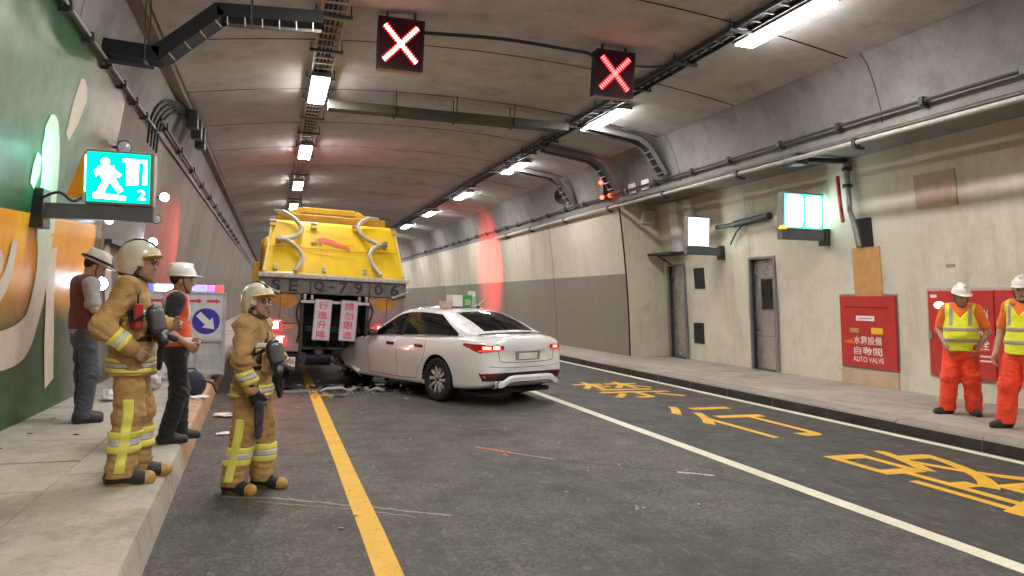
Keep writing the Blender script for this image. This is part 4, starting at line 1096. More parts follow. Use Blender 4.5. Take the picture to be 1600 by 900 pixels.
# number plate (blank), badge bar, bumper trim, valance and exhausts
P = patch([(-.25, 0, .675), (.25, 0, .675), (.27, 0, .812), (-.27, 0, .812)], (0, 1, 0), .004, 4, 8, 3)
MB().grid(P).build('plate_recess', mat('plate_recess', (.30, .29, .27), .4), CAR, smooth=True)
P = patch([(-.19, 0, .69), (.19, 0, .69), (.19, 0, .785), (-.19, 0, .785)], (0, 1, 0), .010, 4, 8, 3)
MB().grid(P).build('number_plate', mat('plate_blank', (.74, .72, .68), .4), CAR)
P = patch([(-.42, 0, .815), (.42, 0, .815), (.42, 0, .835), (-.42, 0, .835)], (0, 1, 0), .010, 2, 12, 3)
MB().grid(P).build('boot_bar', M_paint, CAR, smooth=True)
P = patch([(-.80, 0, .385), (.80, 0, .385), (.84, 0, .50), (-.84, 0, .50)], (0, 1, 0), .005, 6, 24, 3)
MB().grid(P).build('bumper_trim', mat('bumper_dark', (.035, .012, .012), .35), CAR, smooth=True)
val = cm([(-.66, -1.08, .34), (-.55, -1.14, .35), (-.40, -1.15, .415), (0, -1.16, .42), (.40, -1.15, .415), (.55, -1.14, .35), (.66, -1.08, .34)], 6)
MB().grid([[p + Vector((0, 0, .045)), p + Vector((0, -.02, .01)), p + Vector((0, -.012, -.05)), p + Vector((0, .05, -.075))] for p in val]).build('valance', M_paint, CAR, smooth=True, solid=.012)
for s_ in (-1, 1):
    MB().lathe([(.05, 0), (.052, .14), (.044, .14), (.04, .02)], frame((s_ * .60, -.99, .335), (1, 0, 0), (0, 0, 1)), 18).build('exhaust_tip', M_chrome, CAR, smooth=True)
    P = patch([(s_ * .60, 0, .445), (s_ * .82, 0, .46), (s_ * .82, 0, .495), (s_ * .60, 0, .47)], (0, 1, 0), .009, 3, 8, 3)
    MB().grid(P).build('reflector', mat('reflector_red', (.30, .01, .01), .2), CAR, smooth=True)
MB().grid([[(-.02, .28, 1.452), (.02, .28, 1.452)], [(-.015, .16, 1.475), (.015, .16, 1.475)], [(-.005, .08, 1.49), (.005, .08, 1.49)], [(0, .02, 1.42), (0.001, .02, 1.42)]]).build('aerial_fin', M_paint, CAR, solid=.01)
# wreckage at the front
rw = random.Random(11)
fr = MB()
for k in range(26):
    c = Vector((rw.uniform(-.70, .75), rw.uniform(2.60, 3.22), rw.uniform(.18, .46))); a = Matrix.Translation(c) @ Matrix.Rotation(rw.uniform(0, 3), 4, (rw.random(), rw.random(), rw.random() + .1))
    s3 = [rw.uniform(.03, .16) for _ in range(3)]; fr.box([-q for q in s3], s3, a)
fr.build('engine_wreckage', M_under, CAR, bevel=.01)
hd = MB()
for k in range(16):
    c = Vector((rw.uniform(-.90, -.62), rw.uniform(2.85, 3.30), rw.uniform(.16, .46))); a = Matrix.Translation(c) @ Matrix.Rotation(rw.uniform(0, 3), 4, (rw.random(), rw.random(), rw.random() + .1))
    hd.box((-.06, -.05, -.012), (.06, .05, .012), a)
hd.build('broken_headlamp', mat('headlamp_shards', (.55, .56, .58), .12, .4), CAR)
# buckled bonnet, raised in a ridge
P = []
for i in range(14):
    t = i / 13; row = []
    for j in range(15):
        u = j / 14 * 2 - 1
        z = .985 + .09 * math.exp(-((t - .40) / .17) ** 2) * (1 - .6 * u * u) - .28 * t + .014 * sin(9 * u + 5 * t) + .016 * sin(17 * t + 3 * u) + .02
        row.append((u * (.76 - .05 * t) + .02 * sin(8 * t), 2.38 + t * .74 + .05 * sin(3 * u + 1), z - .10 * abs(u) ** 3))
    P.append(row)
MB().grid(P).build('bonnet', M_paint, CAR, smooth=True, angle=40, solid=.02)
# crease torn along the lower edge of the left wing
P = []
for i in range(17):
    t = i / 16; y = lerp(2.2, 3.26, t); z = lut(y, [(2.2, .22), (2.62, .34), (2.88, .46), (3.1, .50), (3.3, .50)])
    x = -lut(y, HW) * .97
    P.append([(x - .012 - .02 * sin(9 * t), y, z + .10), (x - .03 - .03 * sin(7 * t + 1), y, z + .05), (x - .01 + .015 * sin(11 * t), y, z - .005), (x + .05, y + .02, z - .03 - .03 * abs(sin(6 * t)))])
MB().grid(P).build('torn_edge', M_paint, CAR, smooth=True, angle=50, solid=.006)
MB().box((-.93, 2.86, .26), (-.90, 2.95, .31)).build('label_sticker', M_white, CAR)
# mirror
MB().lathe([(0, -.09), (.06, -.07), (.075, 0), (.06, .07), (0, .09)], Matrix.Translation((-.93, 1.80, .985)) @ Matrix.Rotation(R(90), 4, 'Y') @ Matrix.Diagonal((.8, .8, 1.1, 1)), 16).build('wing_mirror', M_trim, CAR, smooth=True)

# ------------------------------------------------------------------ goods on the car roof
cw = CAR.matrix_basis if False else Matrix.Translation(Vector(CAR.location)) @ Matrix.Rotation(R(25), 4, 'Z')
def roof_z(x, y):
    best = min(((r[j] - Vector((x, y, r[j].z))).length, r[j].z) for r in rowsT for j in range(len(r))); return best[1]
rp = lambda x, y, z=0: cw @ Vector((x, y, roof_z(x, y) + z))
p = rp(-.10, .45); M = Matrix.Translation(p) @ Matrix.Rotation(R(16), 4, 'Z')
t = thing('bottled_goods_box', 'green and white box lying on the roof of the white car', 'box', tuple(p), rot=(0, 0, R(16)))
MB().box((-.20, -.12, .002), (-.02, .12, .19)).build('white_side', M_white, t, bevel=.006)
MB().box((-.02, -.12, .002), (.16, .12, .19)).build('green_side', mat('box_green', (.05, .25, .10), .45, var=.4, scale=18), t, bevel=.006)
MB().box((.02, -.123, .03), (.13, -.1205, .12)).build('print_panel', mat('box_print', (.35, .42, .18), .5, var=.5, scale=30), t)
p = rp(.12, .42)
t = thing('white_capped_jar', 'green jar with a white cap standing on the car roof', 'jar', tuple(p), rot=(0, 0, 0))
MB().lathe([(0, .0), (.075, .0), (.08, .02), (.08, .15), (.055, .19), (0, .19)], None, 20).build('jar_body', mat('jar_green', (.25, .42, .28), .3, var=.4, scale=20), t, smooth=True)
MB().lathe([(0, .185), (.066, .185), (.068, .20), (.062, .265), (0, .27)], None, 20).build('cap', M_white, t, smooth=True)
p = rp(-.36, .50)
t = thing('small_carton', 'small tan carton on the car roof left of the green box', 'box', tuple(p), rot=(0, 0, R(12)))
MB().box((-.09, -.07, .004), (.09, .07, .10)).build('carton_body', mat('carton_tan', (.55, .38, .26), .7), t, bevel=.004)
MB().box((-.092, -.072, .10), (.092, .072, .112)).build('lid', mat('carton_lid', (.65, .48, .35), .7), t)
p = rp(.26, .42)
t = thing('bent_tube', 'curved pale tube sticking up beside the jar on the car roof', 'tube', tuple(p), rot=(0, 0, 0))
MB().tube(cm([(-.04, 0, .03), (.06, 0, .09), (.13, 0, .16), (.15, 0, .26)], 6), .011, 8).build('tube_run', mat('tube_pink', (.6, .4, .33), .4), t, smooth=True)
MB().lathe([(0, 0), (.03, 0), (.03, .06), (0, .06)], None, 12).build('base', M_black, t, smooth=True)
# ------------------------------------------------------------------ yellow truck seen from behind (own coordinates: +y forward, rear edge at y=0)
TR = thing('yellow_truck', 'yellow refuse-type truck with grey pipes on its sloped tailgate', 'truck', (.955, 13.12, 0), rot=(0, R(1.6), R(1.5)))
M_ty = mat_grimy('truck_yellow', (.88, .57, .015), (.42, .24, .03), amt=.32)
M_tyd = mat('truck_yellow_dull', (.62, .34, .02), .5, var=.2)
M_lip = mat_grimy('truck_lip_white', (.66, .62, .58), (.25, .21, .17), .4, .6, 0)
M_band = mat('dirty_band', (.145, .125, .12), .6, var=.45, scale=5)
M_ink = mat('number_ink', (.035, .028, .028), .7, var=.3)
M_side = mat('faded_panel', (.26, .20, .20), .55, var=.3, scale=4)
M_grpipe = mat('grey_pipe', (.50, .46, .40), .4)
def FS(x, s, off=0.0): return Vector((x, .62 * s - .832 * off, 1.95 + .93 * s + .555 * off))
mb = MB(); prof = [(0.0, 1.93, 1.22), (.62, 2.86, 1.085), (.74, 2.92, 1.05), (2.9, 2.92, 1.05), (2.9, 2.5, 1.12), (2.9, 1.3, 1.22), (.9, 1.3, 1.22), (.25, 1.90, 1.22)]
L_ = [Vector((-w, y, z)) for y, z, w in prof]; R_ = [Vector((w, y, z)) for y, z, w in prof]; n = len(prof)
mb.add(L_ + R_, [tuple(reversed(range(n)))[::-1], tuple(range(n, 2 * n))[::-1]] + [(i, i + n, (i + 1) % n + n, (i + 1) % n) for i in range(n)])
tg = mb.build('tailgate', M_ty, TR, bevel=.05, seg=3)
MB().box((-1.27, -.07, 1.87), (1.27, .10, 1.945)).build('tailgate_lip', M_lip, TR, bevel=.015)
for x in (-1.20, 1.20):
    mb = MB(); mb.bar(FS(x * .985, .02, .01), FS(x * .90, .97, .01), .035, .03, up=(0, -.83, .55)); mb.build('edge_trim', mat('trim_pale_yellow', (.72, .60, .22), .4), tg)
MB().bar(FS(-1.12, .50, .004), FS(1.12, .50, .004), .012, .008, up=(0, -.83, .55)).build('panel_seam', M_tyd, tg)
for pts, nm in (([(-.91, 1.16), (-.70, 1.02), (-.58, .83), (-.66, .68), (-.86, .60)], 'pipe'), ([(-.86, .60), (-.68, .48), (-.565, .30), (-.60, .14), (-.68, .0)], 'pipe'), ([(.62, 1.16), (.45, 1.03), (.42, .90), (.52, .74), (.78, .61)], 'pipe'), ([(.78, .61), (.66, .52), (.60, .38), (.65, .18), (.78, .0)], 'pipe')):
    MB().tube(cm([FS(x, s, .07) for x, s in pts], 8), .037, 12).build(nm, M_grpipe, tg, smooth=True)
for x, s in ((-.90, .60), (.82, .61)):
    mb = MB(); M = frame(FS(x, s, .06), (1, 0, 0), (0, .55, .83))
    mb.box((-.10, -.035, -.05), (.10, .035, .05), M); mb.build('pipe_bracket', M_grpipe, tg, bevel=.012)
    MB().lathe([(0, -.06), (.05, -.06), (.05, .06), (0, .06)], M @ Matrix.Translation((-.06 if x < 0 else .06, 0, 0)), 14).build('pipe_joint', M_galv, tg, smooth=True)
for x in (-.93, .66): MB().bar(FS(x - .12, 1.18, .05), FS(x + .14, 1.17, .05), .05, .04).build('pipe_head', M_grpipe, tg, bevel=.01)
# emblem: red leaping animal and two black characters, with small print above and below
em = [(535, 310), (568, 322), (600, 297), (660, 290), (740, 305), (800, 335), (870, 350), (905, 352), (960, 338), (958, 346), (905, 362), (925, 385), (932, 412), (915, 425), (905, 400), (875, 388), (820, 376), (780, 372), (735, 352), (700, 350), (665, 356), (645, 338), (600, 333), (560, 330)]
def EP(u, v, off):   # emblem sheet coordinates onto the tailgate
    return FS(-.29 + u / 6.667 * .0107 - .975 + .03, (720 - v - (u - 400) * .045) / 580, off)
mb = MB(); lo = [EP(u, v, .004) for u, v in em]; hi = [EP(u, v, .007) for u, v in em]
mb.add(hi, [tuple(range(len(hi)))]); o = mb.build('emblem', mat('emblem_red', (.75, .10, .06), .45), tg)
M = frame(EP(575, 375, .005), (1, 0, -.03), (0, .55, .83)); vs_, fs_ = text_fit('野牛', .21, .085, M, .008)
MB().add(vs_, fs_).build('lettering', M_ink, tg)
for k in range(9):
    u = 460 + k * 55; MB().bar(EP(u, 212 + k * 5, .004), EP(u + 40, 214 + k * 5, .004), .014, .003, up=(0, -.83, .55)).build('small_print', mat('print_ochre', (.66, .42, .03), .5), tg)
for k in range(9):
    u = 480 + k * 60; MB().bar(EP(u, 462 + k * 4, .004), EP(u + 44, 464 + k * 4, .004), .016, .003, up=(0, -.83, .55)).build('small_print', mat('print_ochre', (.66, .42, .03), .5), tg)
# frame on top
M_bounce = mat('bounce_cover_grey', (.17, .155, .145), .8, var=.3)  # unseen grey covers added to keep yellow bounce off the ceiling
MB().box((-1.0, .80, 2.921), (1.0, 2.88, 2.932)).build('bounce_cover', M_bounce, TR)
MB().box((-1.1, 2.96, 2.781), (1.1, 6.5, 2.80)).build('bounce_cover', M_bounce, TR)
MB().box((-1.0, .80, 2.93), (.95, 1.05, 3.06)).build('top_beam', M_tyd, TR, bevel=.02)
pts = [(-.92, 3.02), (-.55, 3.17), (.42, 3.17), (.72, 3.02)]
mb = MB()
for (xa, za), (xb, zb) in zip(pts[:-1], pts[1:]): mb.bar((xa, 1.2, za), (xb, 1.2, zb), .26, .11)
mb.build('top_arch', M_ty, TR, bevel=.015)
rv = MB()
for k in range(24): rv.lathe([(0, .012), (.010, .009), (.014, 0)], frame((-1.2 + k * 2.4 / 23, -.071, 1.907), (1, 0, 0), (0, 0, 1)), 8)
o = rv.build('rivets', M_galv, TR, smooth=True); o['kind'] = 'stuff'
for x in (-1.16, -.4, .4, 1.16):
    M = frame(FS(x * .92, .93, .012), (1, 0, 0), (0, .55, .83)); h_ = MB().box((-.05, -.06, 0), (.05, .06, .03), M).build('hinge', M_tyd, tg, bevel=.008)
    MB().tube([M @ Vector((-.06, .05, .03)), M @ Vector((.06, .05, .03))], .02, 10).build('hinge_pin', M_galv, h_, smooth=True)
for x in (-1.0, -.2, .5):
    M = frame(FS(x, .08, .005), (1, 0, 0), (0, .55, .83)); MB().box((-.035, -.05, 0), (.035, .05, .045), M).build('latch', M_galv, tg, bevel=.01)
MB().tube(cm([(-.52, .02, 1.58), (-.62, -.04, 1.30), (-.56, -.05, 1.0), (-.60, .02, .75)], 6), .016, 8).build('hydraulic_hose', M_rub, TR, smooth=True)
MB().tube(cm([(.56, .02, 1.58), (.66, -.03, 1.36), (.60, -.04, 1.12), (.66, .02, 1.0)], 6), .016, 8).build('hydraulic_hose', M_rub, TR, smooth=True)
# number band
for xa, xb in ((-1.24, -.42), (-.41, .58), (.59, 1.24)):
    MB().box((xa, -.012, 1.615), (xb, .02, 1.868)).build('number_panel', M_band, TR, bevel=.006)
for body_, xc, w in (('S', -.98, .15), ('E', -.70, .14), ('Q', -.27, .17), ('-', -.06, .09), ('7', .14, .15), ('9', .40, .15), ('0', .75, .15), ('6', 1.03, .15)):
    h = .03 if body_ == '-' else .195
    M = frame((xc, -.0145, 1.742), (1, 0, 0), (0, 0, 1)); vs_, fs_ = text_fit(body_, w, h, M, .03)
    MB().add(vs_, fs_).build('lettering', M_ink, TR)
for x, s_ in ((-1.05, 1), (1.13, -1)):
    MB().bar((x - .14, -.03, 1.66 + s_ * .06), (x + .14, -.03, 1.66 - s_ * .05), .05, .05).build('grab_handle', M_galv, TR, bevel=.012)
# rear panels with rust-orange patches
for x0, x1 in ((-1.22, -.56), (.60, 1.22)):
    MB().box((x0, .02, 1.10), (x1, .10, 1.612)).build('rear_panel', M_side, TR, bevel=.01)
    n = 22; cx_ = (x0 + x1) / 2 + (.08 if x0 < 0 else -.05)
    pts = [(cx_ + .20 * cos(q * 2 * pi / n), 1.50 + (.105 if sin(q * 2 * pi / n) > 0 else .14) * sin(q * 2 * pi / n)) for q in range(n)]
    MB().add([(x, .016, z) for x, z in pts], [tuple(range(n))]).build('orange_patch', mat('rust_orange', (.48, .20, .03), .6, var=.3), TR)
    MB().box(((x0 + x1) / 2 - .004, .012, 1.12), ((x0 + x1) / 2 + .004, .019, 1.60)).build('panel_seam', M_under, TR)
    lo_, hi_ = (x0, x1)
    MB().box((lo_, .0, .62 if lo_ < 0 else .93), (hi_, .08, 1.09)).build('lamp_panel', mat('lamp_panel_pale', (.36, .24, .24), .45, var=.2), TR, bevel=.012)
    for k in range(3):
        xa = lerp(lo_ + .04, hi_ - .2, k / 2)
        MB().add([(xa, -.004, 1.085), (xa + .12, -.004, 1.085), (xa + .06, -.004, 1.0), (xa - .05, -.004, 1.0)], [(0, 1, 2, 3)]).build('warning_stripe', mat('stripe_orange', (.75, .25, .06), .4), TR)
def tail(x, z, w, h, e, nm='tail_lamp'):
    l = MB().box((x - w / 2, -.05, z - h / 2), (x + w / 2, -.002, z + h / 2)).build(nm, mat('truck_lens_red', (.5, .01, .01), .2, emit=(1, .02, .02), estr=2.2), TR, bevel=.02)
    MB().box((x - w * .26, -.058, z - h * .30), (x + w * .26, -.051, z + h * .30)).build('bulb', e, l, bevel=.01)
M_tb = mat_emit('truck_bulb', (1, .28, .20), 90)
tail(-.97, 1.06, .24, .18, M_tb); tail(-.89, .80, .24, .18, M_tb); tail(.82, 1.05, .22, .14, M_tb); tail(-1.15, 1.04, .09, .12, M_tail_on); tail(.70, 1.0, .10, .11, mat('amber_dim', (.6, .2, .05), .3))
# central opening with the two hanging boards
MB().box((-.55, .55, .66), (.60, .62, 1.61)).build('opening_back', M_under, TR)
for x0, x1 in ((-.555, -.50), (.545, .598)): MB().box((x0, .0, .50 if x0 < 0 else .80), (x1, .60, 1.61)).build('opening_post', M_dkmetal, TR, bevel=.008)
MB().box((-.50, .10, .66), (.20, .54, .70)).build('opening_floor', M_dkmetal, TR)
for x in (-.28, -.05, .2, .42): MB().box((x - .03, .30, .72), (x + .03, .36, 1.5)).build('mechanism_bar', M_dkmetal, TR, bevel=.01)
MB().box((-.45, .25, .95), (.5, .32, 1.05)).build('mechanism_beam', mat('navy_steel', (.02, .022, .05), .5, .3), TR, bevel=.01)
MB().box((-.56, -.05, 1.455), (.60, .01, 1.505)).build('cross_bar', M_lip, TR, bevel=.01)
for x in (-.50, -.38, .42, .54): MB().box((x - .025, -.06, 1.51), (x + .025, .0, 1.60)).build('clevis', M_galv, TR, bevel=.008)
M_board = mat('board_white', (.66, .58, .62), .45)
M_pink = mat('letter_pink', (.70, .10, .20), .5)
for x, body_, ti in ((-.185, '行進升降', 2.2), (.255, '請勿跟進', 2.0)):
    M = frame((x, -.085, 1.50), (1, 0, 0), (0, 0, 1)) @ Matrix.Rotation(R(-ti), 4, 'Z')
    b = MB().box((-.135, -.66, -.012), (.135, .02, .012), M).build('hanging_board', M_board, TR, bevel=.004)
    for k in range(4):
        vs_, fs_ = text_fit(body_[k], .165, .135, M @ Matrix.Translation((0, -.075 - k * .165, .0135)), .02)
        MB().add(vs_, fs_).build('lettering', M_pink, b)
    mb = MB()
    for q in ((-.14, -.665, -.145), (.135, -.665, .145)): pass
    for (a, c) in (((-.145, -.668, -.015), (-.136, .026, .018)), ((.136, -.668, -.015), (.145, .026, .018)), ((-.136, .021, -.015), (.136, .030, .018)), ((-.136, -.672, -.015), (.136, -.661, .018))): mb.box(a, c, M)
    mb.build('board_frame', mat('board_frame', (.40, .36, .40), .4), b)
# bumper, plate, chassis, tank, body, cab, wheels
MB().box((-1.15, .12, .42), (-.42, .22, .60)).build('bumper', M_dkmetal, TR, bevel=.012)
pl_ = MB().box((-.97, .02, .36), (-.60, .035, .53)).build('number_plate', M_white, TR, bevel=.004)
vs_, fs_ = text_fit('SEQ-7906', .33, .10, frame((-.785, .018, .445), (1, 0, 0), (0, 0, 1)), .01)
MB().add(vs_, fs_).build('lettering', mat('plate_ink', (.05, .06, .05), .5), pl_)
for x in (-.42, .42): MB().box((x - .06, .5, .62), (x + .06, 8.6, .86)).build('chassis_rail', M_under, TR)
MB().tube([(-.42, .45, .50), (.02, .45, .50)], .14, 20).build('air_tank', mat('tank_navy', (.03, .035, .06), .4, .3), TR, smooth=True)
MB().lathe([(0, -.08), (.09, -.08), (.10, 0), (.06, .06), (0, .07)], frame((-.2, .32, .62), (1, 0, 0), (0, 0, 1)), 16).build('coupling', M_gmetal, TR, smooth=True)
MB().box((-1.18, 2.92, 1.0), (1.18, 6.55, 2.78)).build('container', M_ty, TR, bevel=.06)
for x in (-1.185, 1.185):
    for k in range(4): MB().box((x - .02, 3.2 + k * .95, 1.02), (x + .02, 3.3 + k * .95, 2.74)).build('container_rib', M_tyd, TR)
mb = MB().prism([(6.75, .55), (8.75, .55), (8.75, 1.3), (8.45, 2.45), (8.2, 2.6), (6.75, 2.6)], 2.3, frame((-1.15, 0, 0), (0, 1, 0), (0, 0, 1)))
cab = mb.build('cab', M_white, TR, bevel=.06)
for x in (-1.156, 1.153): MB().box((x, 7.3, 1.5), (x + .004, 8.3, 2.3)).build('cab_window', M_glass, cab)
MB().add([(-1.0, 8.765, 1.42), (1.0, 8.765, 1.42), (1.0, 8.50, 2.36), (-1.0, 8.50, 2.36)], [(0, 1, 2, 3)]).build('windscreen', M_glass, cab)
MB().box((-1.36, .55, 1.72), (-1.245, .80, 2.14)).build('side_box', M_tyd, TR, bevel=.02)
def tyre(x, y, r=.48, w=.26):
    q = bpy.data.objects.new('wheel', None); COL.objects.link(q); q.parent = TR; q.location = (x, y, r); q.empty_display_size = .05
    Mx = Matrix.Rotation(R(90) * (1 if x > 0 else -1), 4, 'Y')
    MB().lathe([(.29, -w / 2), (r * .95, -w / 2), (r, -w / 2 + .04), (r, w / 2 - .04), (r * .95, w / 2), (.29, w / 2)], Mx, 36).build('tyre', M_tyre, q, smooth=True)
    MB().lathe([(.29, -w * .4), (.29, w * .4), (.26, w * .3), (.12, .02), (.10, .10), (0, .10)], Mx, 28).build('rim', M_gmetal, q, smooth=True)
for s_ in (-1, 1):
    tyre(s_ * .98, 2.5); tyre(s_ * .70, 2.5); tyre(s_ * .98, 7.6)
    MB().box((s_ * .85 - .28, 1.72, .22), (s_ * .85 + .28, 1.735, .9)).build('mud_flap', M_rub, TR)
MB().tube([(-1.1, 2.5, .48), (1.1, 2.5, .48)], .09, 12).build('axle', M_under, TR, smooth=True)
# unseen red beacons added on the cab roof for those of hidden vehicles: they throw the red light on the tunnel walls
lb = MB().box((-.75, 7.4, 2.61), (.75, 7.65, 2.66)).build('beacon_base', M_black, TR)
for x in (-.62, .62):
    l = MB().lathe([(.0, 0), (.10, 0), (.095, .10), (.06, .14), (0, .145)], Matrix.Translation((x, 7.52, 2.665)), 18).build('beacon_lens', mat('beacon_red', (.6, .01, .01), .1, emit=(1, .03, .03), estr=6), TR, smooth=True)
def beacon(name, x, y, z, aim, power, size, blend=.6, sc_=(1, 1, 1)):
    d = bpy.data.lights.new(name, 'SPOT'); d.energy = power; d.color = (1, .05, .04); d.spot_size = R(size); d.spot_blend = blend; d.shadow_soft_size = .12
    o = bpy.data.objects.new(name, d); COL.objects.link(o); o.parent = TR; o.location = (x, y, z); o.scale = sc_
    Mw = Matrix.Translation(Vector(TR.location)) @ TR.rotation_euler.to_matrix().to_4x4(); wp = Mw @ Vector((x, y, z))
    q = (Vector(aim) - wp).to_track_quat('-Z', 'Y'); o.rotation_euler = (Mw.to_3x3().inverted() @ q.to_matrix()).to_euler()
beacon('beacon_lamp', .74, 7.52, 2.80, (8.8, 30.5, 2.9), 36000, 15, 1.0, (.8, 1.9, 1))
beacon('beacon_lamp', -.74, 7.52, 2.80, (-2.3, 18.6, 2.4), 500, 60)
beacon('beacon_lamp', 0, 7.52, 3.0, (3.0, 24, 5.8), 70, 150)
# ------------------------------------------------------------------ people: one continuous skin per figure, grown from joints
class Field:
    def __init__(s, lo, hi, h):
        s.lo = np.array(lo, float); s.h = h; s.n = np.ceil((np.array(hi) - s.lo) / h).astype(int) + 1
        s.D = np.full(s.n, .5, np.float32)
        s.ax = [s.lo[i] + np.arange(s.n[i]) * h for i in range(3)]
    def sl(s, lo, hi, m):
        a = np.clip(np.floor((np.array(lo) - m - s.lo) / s.h).astype(int), 0, s.n); b = np.clip(np.ceil((np.array(hi) + m - s.lo) / s.h).astype(int) + 1, 0, s.n)
        q = tuple(slice(a[i], b[i]) for i in range(3))
        return q, s.ax[0][q[0]][:, None, None], s.ax[1][q[1]][None, :, None], s.ax[2][q[2]][None, None, :]
    def put(s, q, d, k):
        a = s.D[q]
        if k <= 0: s.D[q] = np.minimum(a, d); return
        h = np.maximum(k - np.abs(a - d), 0) / k
        s.D[q] = np.minimum(a, d) - h * h * k * .25
    def cone(s, a, b, ra, rb, k=.03, fy=1.0, fx=1.0):
        a = np.array(a, float); b = np.array(b, float); r = max(ra, rb) + .02
        q, X, Y, Z = s.sl(np.minimum(a, b) - r, np.maximum(a, b) + r, k + .05)
        ab = b - a; ab_ = ab * [1 / fx, 1 / fy, 1]; L = (ab_ ** 2).sum() + 1e-9
        px, py, pz = (X - a[0]) / fx, (Y - a[1]) / fy, Z - a[2]
        t = np.clip((px * ab_[0] + py * ab_[1] + pz * ab_[2]) / L, 0, 1)
        d = np.sqrt((px - t * ab_[0]) ** 2 + (py - t * ab_[1]) ** 2 + (pz - t * ab_[2]) ** 2) - (ra + (rb - ra) * t)
        s.put(q, d * min(1, fy, fx) ** .5, k)
    def ell(s, c, r, k=.02, M=None):
        c = np.array(c, float); rr = max(r) + .01
        q, X, Y, Z = s.sl(c - rr, c + rr, k + .04)
        px, py, pz = X - c[0], Y - c[1], Z - c[2]
        if M is not None:
            Q = np.array(M.to_3x3().inverted()); px, py, pz = [Q[i, 0] * px + Q[i, 1] * py + Q[i, 2] * pz for i in range(3)]
        d = (np.sqrt((px / r[0]) ** 2 + (py / r[1]) ** 2 + (pz / r[2]) ** 2) - 1) * min(r)
        s.put(q, d, k)
    def grid(s): return s.ax[0][:, None, None], s.ax[1][None, :, None], s.ax[2][None, None, :]
    def cut(s, d): s.D = np.maximum(s.D, d.astype(np.float32))
    def wrinkle(s, amp, f, seed):
        I = np.nonzero(np.abs(s.D) < .045); X, Y, Z = [s.ax[i][I[i]] for i in range(3)]; rs = np.random.RandomState(seed); w = 0
        for _ in range(5):
            v = rs.normal(size=3); v /= np.linalg.norm(v); v[2] *= 1.6; ph = rs.uniform(0, 6.3); v2 = rs.normal(size=3) * 4
            w = w + np.sin(f * (v[0] * X + v[1] * Y + v[2] * Z) * rs.uniform(.6, 1.5) + ph + 1.2 * np.sin(v2[0] * X + v2[1] * Y + v2[2] * Z + ph))
        s.D[I] += (amp * w / 2.5).astype(np.float32)
    def crease(s, c, rad, amp, f, seed, tilt=(0, 0)):
        # sharp folds across a limb round the point C
        I = np.nonzero(np.abs(s.D) < .03); X, Y, Z = [s.ax[i][I[i]] for i in range(3)]; rs = np.random.RandomState(seed)
        w = np.exp(-((X - c[0]) ** 2 + (Y - c[1]) ** 2 + (Z - c[2]) ** 2) / rad ** 2)
        ph = (Z - c[2]) + tilt[0] * (X - c[0]) + tilt[1] * (Y - c[1]) + .018 * np.sin(23 * X + rs.uniform(0, 6)) + .018 * np.sin(19 * Y + rs.uniform(0, 6)) + .01 * np.sin(41 * (X + Y) + 2)
        s.D[I] += (amp * w * (1 - 2 * np.abs(np.sin(f * ph)) ** .6)).astype(np.float32)
    def mesh(s, name, m_, parent, M=None, smooth=1):
        D = s.D; S = D < 0; n = D.shape
        c = [S[i:n[0] - 1 + i, j:n[1] - 1 + j, k:n[2] - 1 + k] for i in (0, 1) for j in (0, 1) for k in (0, 1)]
        tot = sum(x.astype(np.int8) for x in c); act = (tot > 0) & (tot < 8)
        idx = np.full(act.shape, -1, np.int64); P = np.argwhere(act); idx[act] = np.arange(len(P))
        acc = np.zeros((len(P), 3)); cnt = np.zeros(len(P))
        cor = np.array([(i, j, k) for i in (0, 1) for j in (0, 1) for k in (0, 1)])
        val = np.stack([D[P[:, 0] + a, P[:, 1] + b, P[:, 2] + c_] for a, b, c_ in cor], 1)
        for a in range(8):
            for b in range(a + 1, 8):
                if np.abs(cor[a] - cor[b]).sum() != 1: continue
                va, vb = val[:, a], val[:, b]; mk = (va < 0) != (vb < 0)
                t = np.where(mk, va / np.where(mk, va - vb, 1), 0)
                pt = cor[a] + t[:, None] * (cor[b] - cor[a]); acc += pt * mk[:, None]; cnt += mk
        V = (P + acc / cnt[:, None]) * s.h + s.lo
        F = []
        for ax in range(3):
            u, v = [i for i in range(3) if i != ax]
            s0 = [slice(1, -1)] * 3; s0[ax] = slice(0, n[ax] - 1); s1 = list(s0); s1[ax] = slice(1, n[ax])
            A, B = S[tuple(s0)], S[tuple(s1)]; ch = np.argwhere(A != B)
            if len(ch) == 0: continue
            fl = A[tuple(ch.T)]; base = ch.copy(); base[:, u] += 1; base[:, v] += 1
            def g(du, dv):
                q = base.copy(); q[:, u] -= du; q[:, v] -= dv; return idx[q[:, 0], q[:, 1], q[:, 2]]
            quad = np.stack([g(1, 1), g(0, 1), g(0, 0), g(1, 0)], 1)
            if ax == 1: fl = ~fl
            quad[~fl] = quad[~fl][:, ::-1]; F.append(quad)
        if not F: return None
        F = np.concatenate(F); F = F[(F >= 0).all(1)]
        if M is not None:
            Q = np.array(M); V = V @ Q[:3, :3].T + Q[:3, 3]
        me = bpy.data.meshes.new(name); me.from_pydata(V.tolist(), [], F.tolist()); me.update(); me.materials.append(m_)
        if len(me.vertices):
            bm = bmesh.new(); bm.from_mesh(me)
            for _ in range(smooth): bmesh.ops.smooth_vert(bm, verts=bm.verts, factor=.5, use_axis_x=True, use_axis_y=True, use_axis_z=True)
            bmesh.ops.recalc_face_normals(bm, faces=bm.faces); bm.to_mesh(me); bm.free()
        return link(name, me, parent, smooth=True, angle=60)

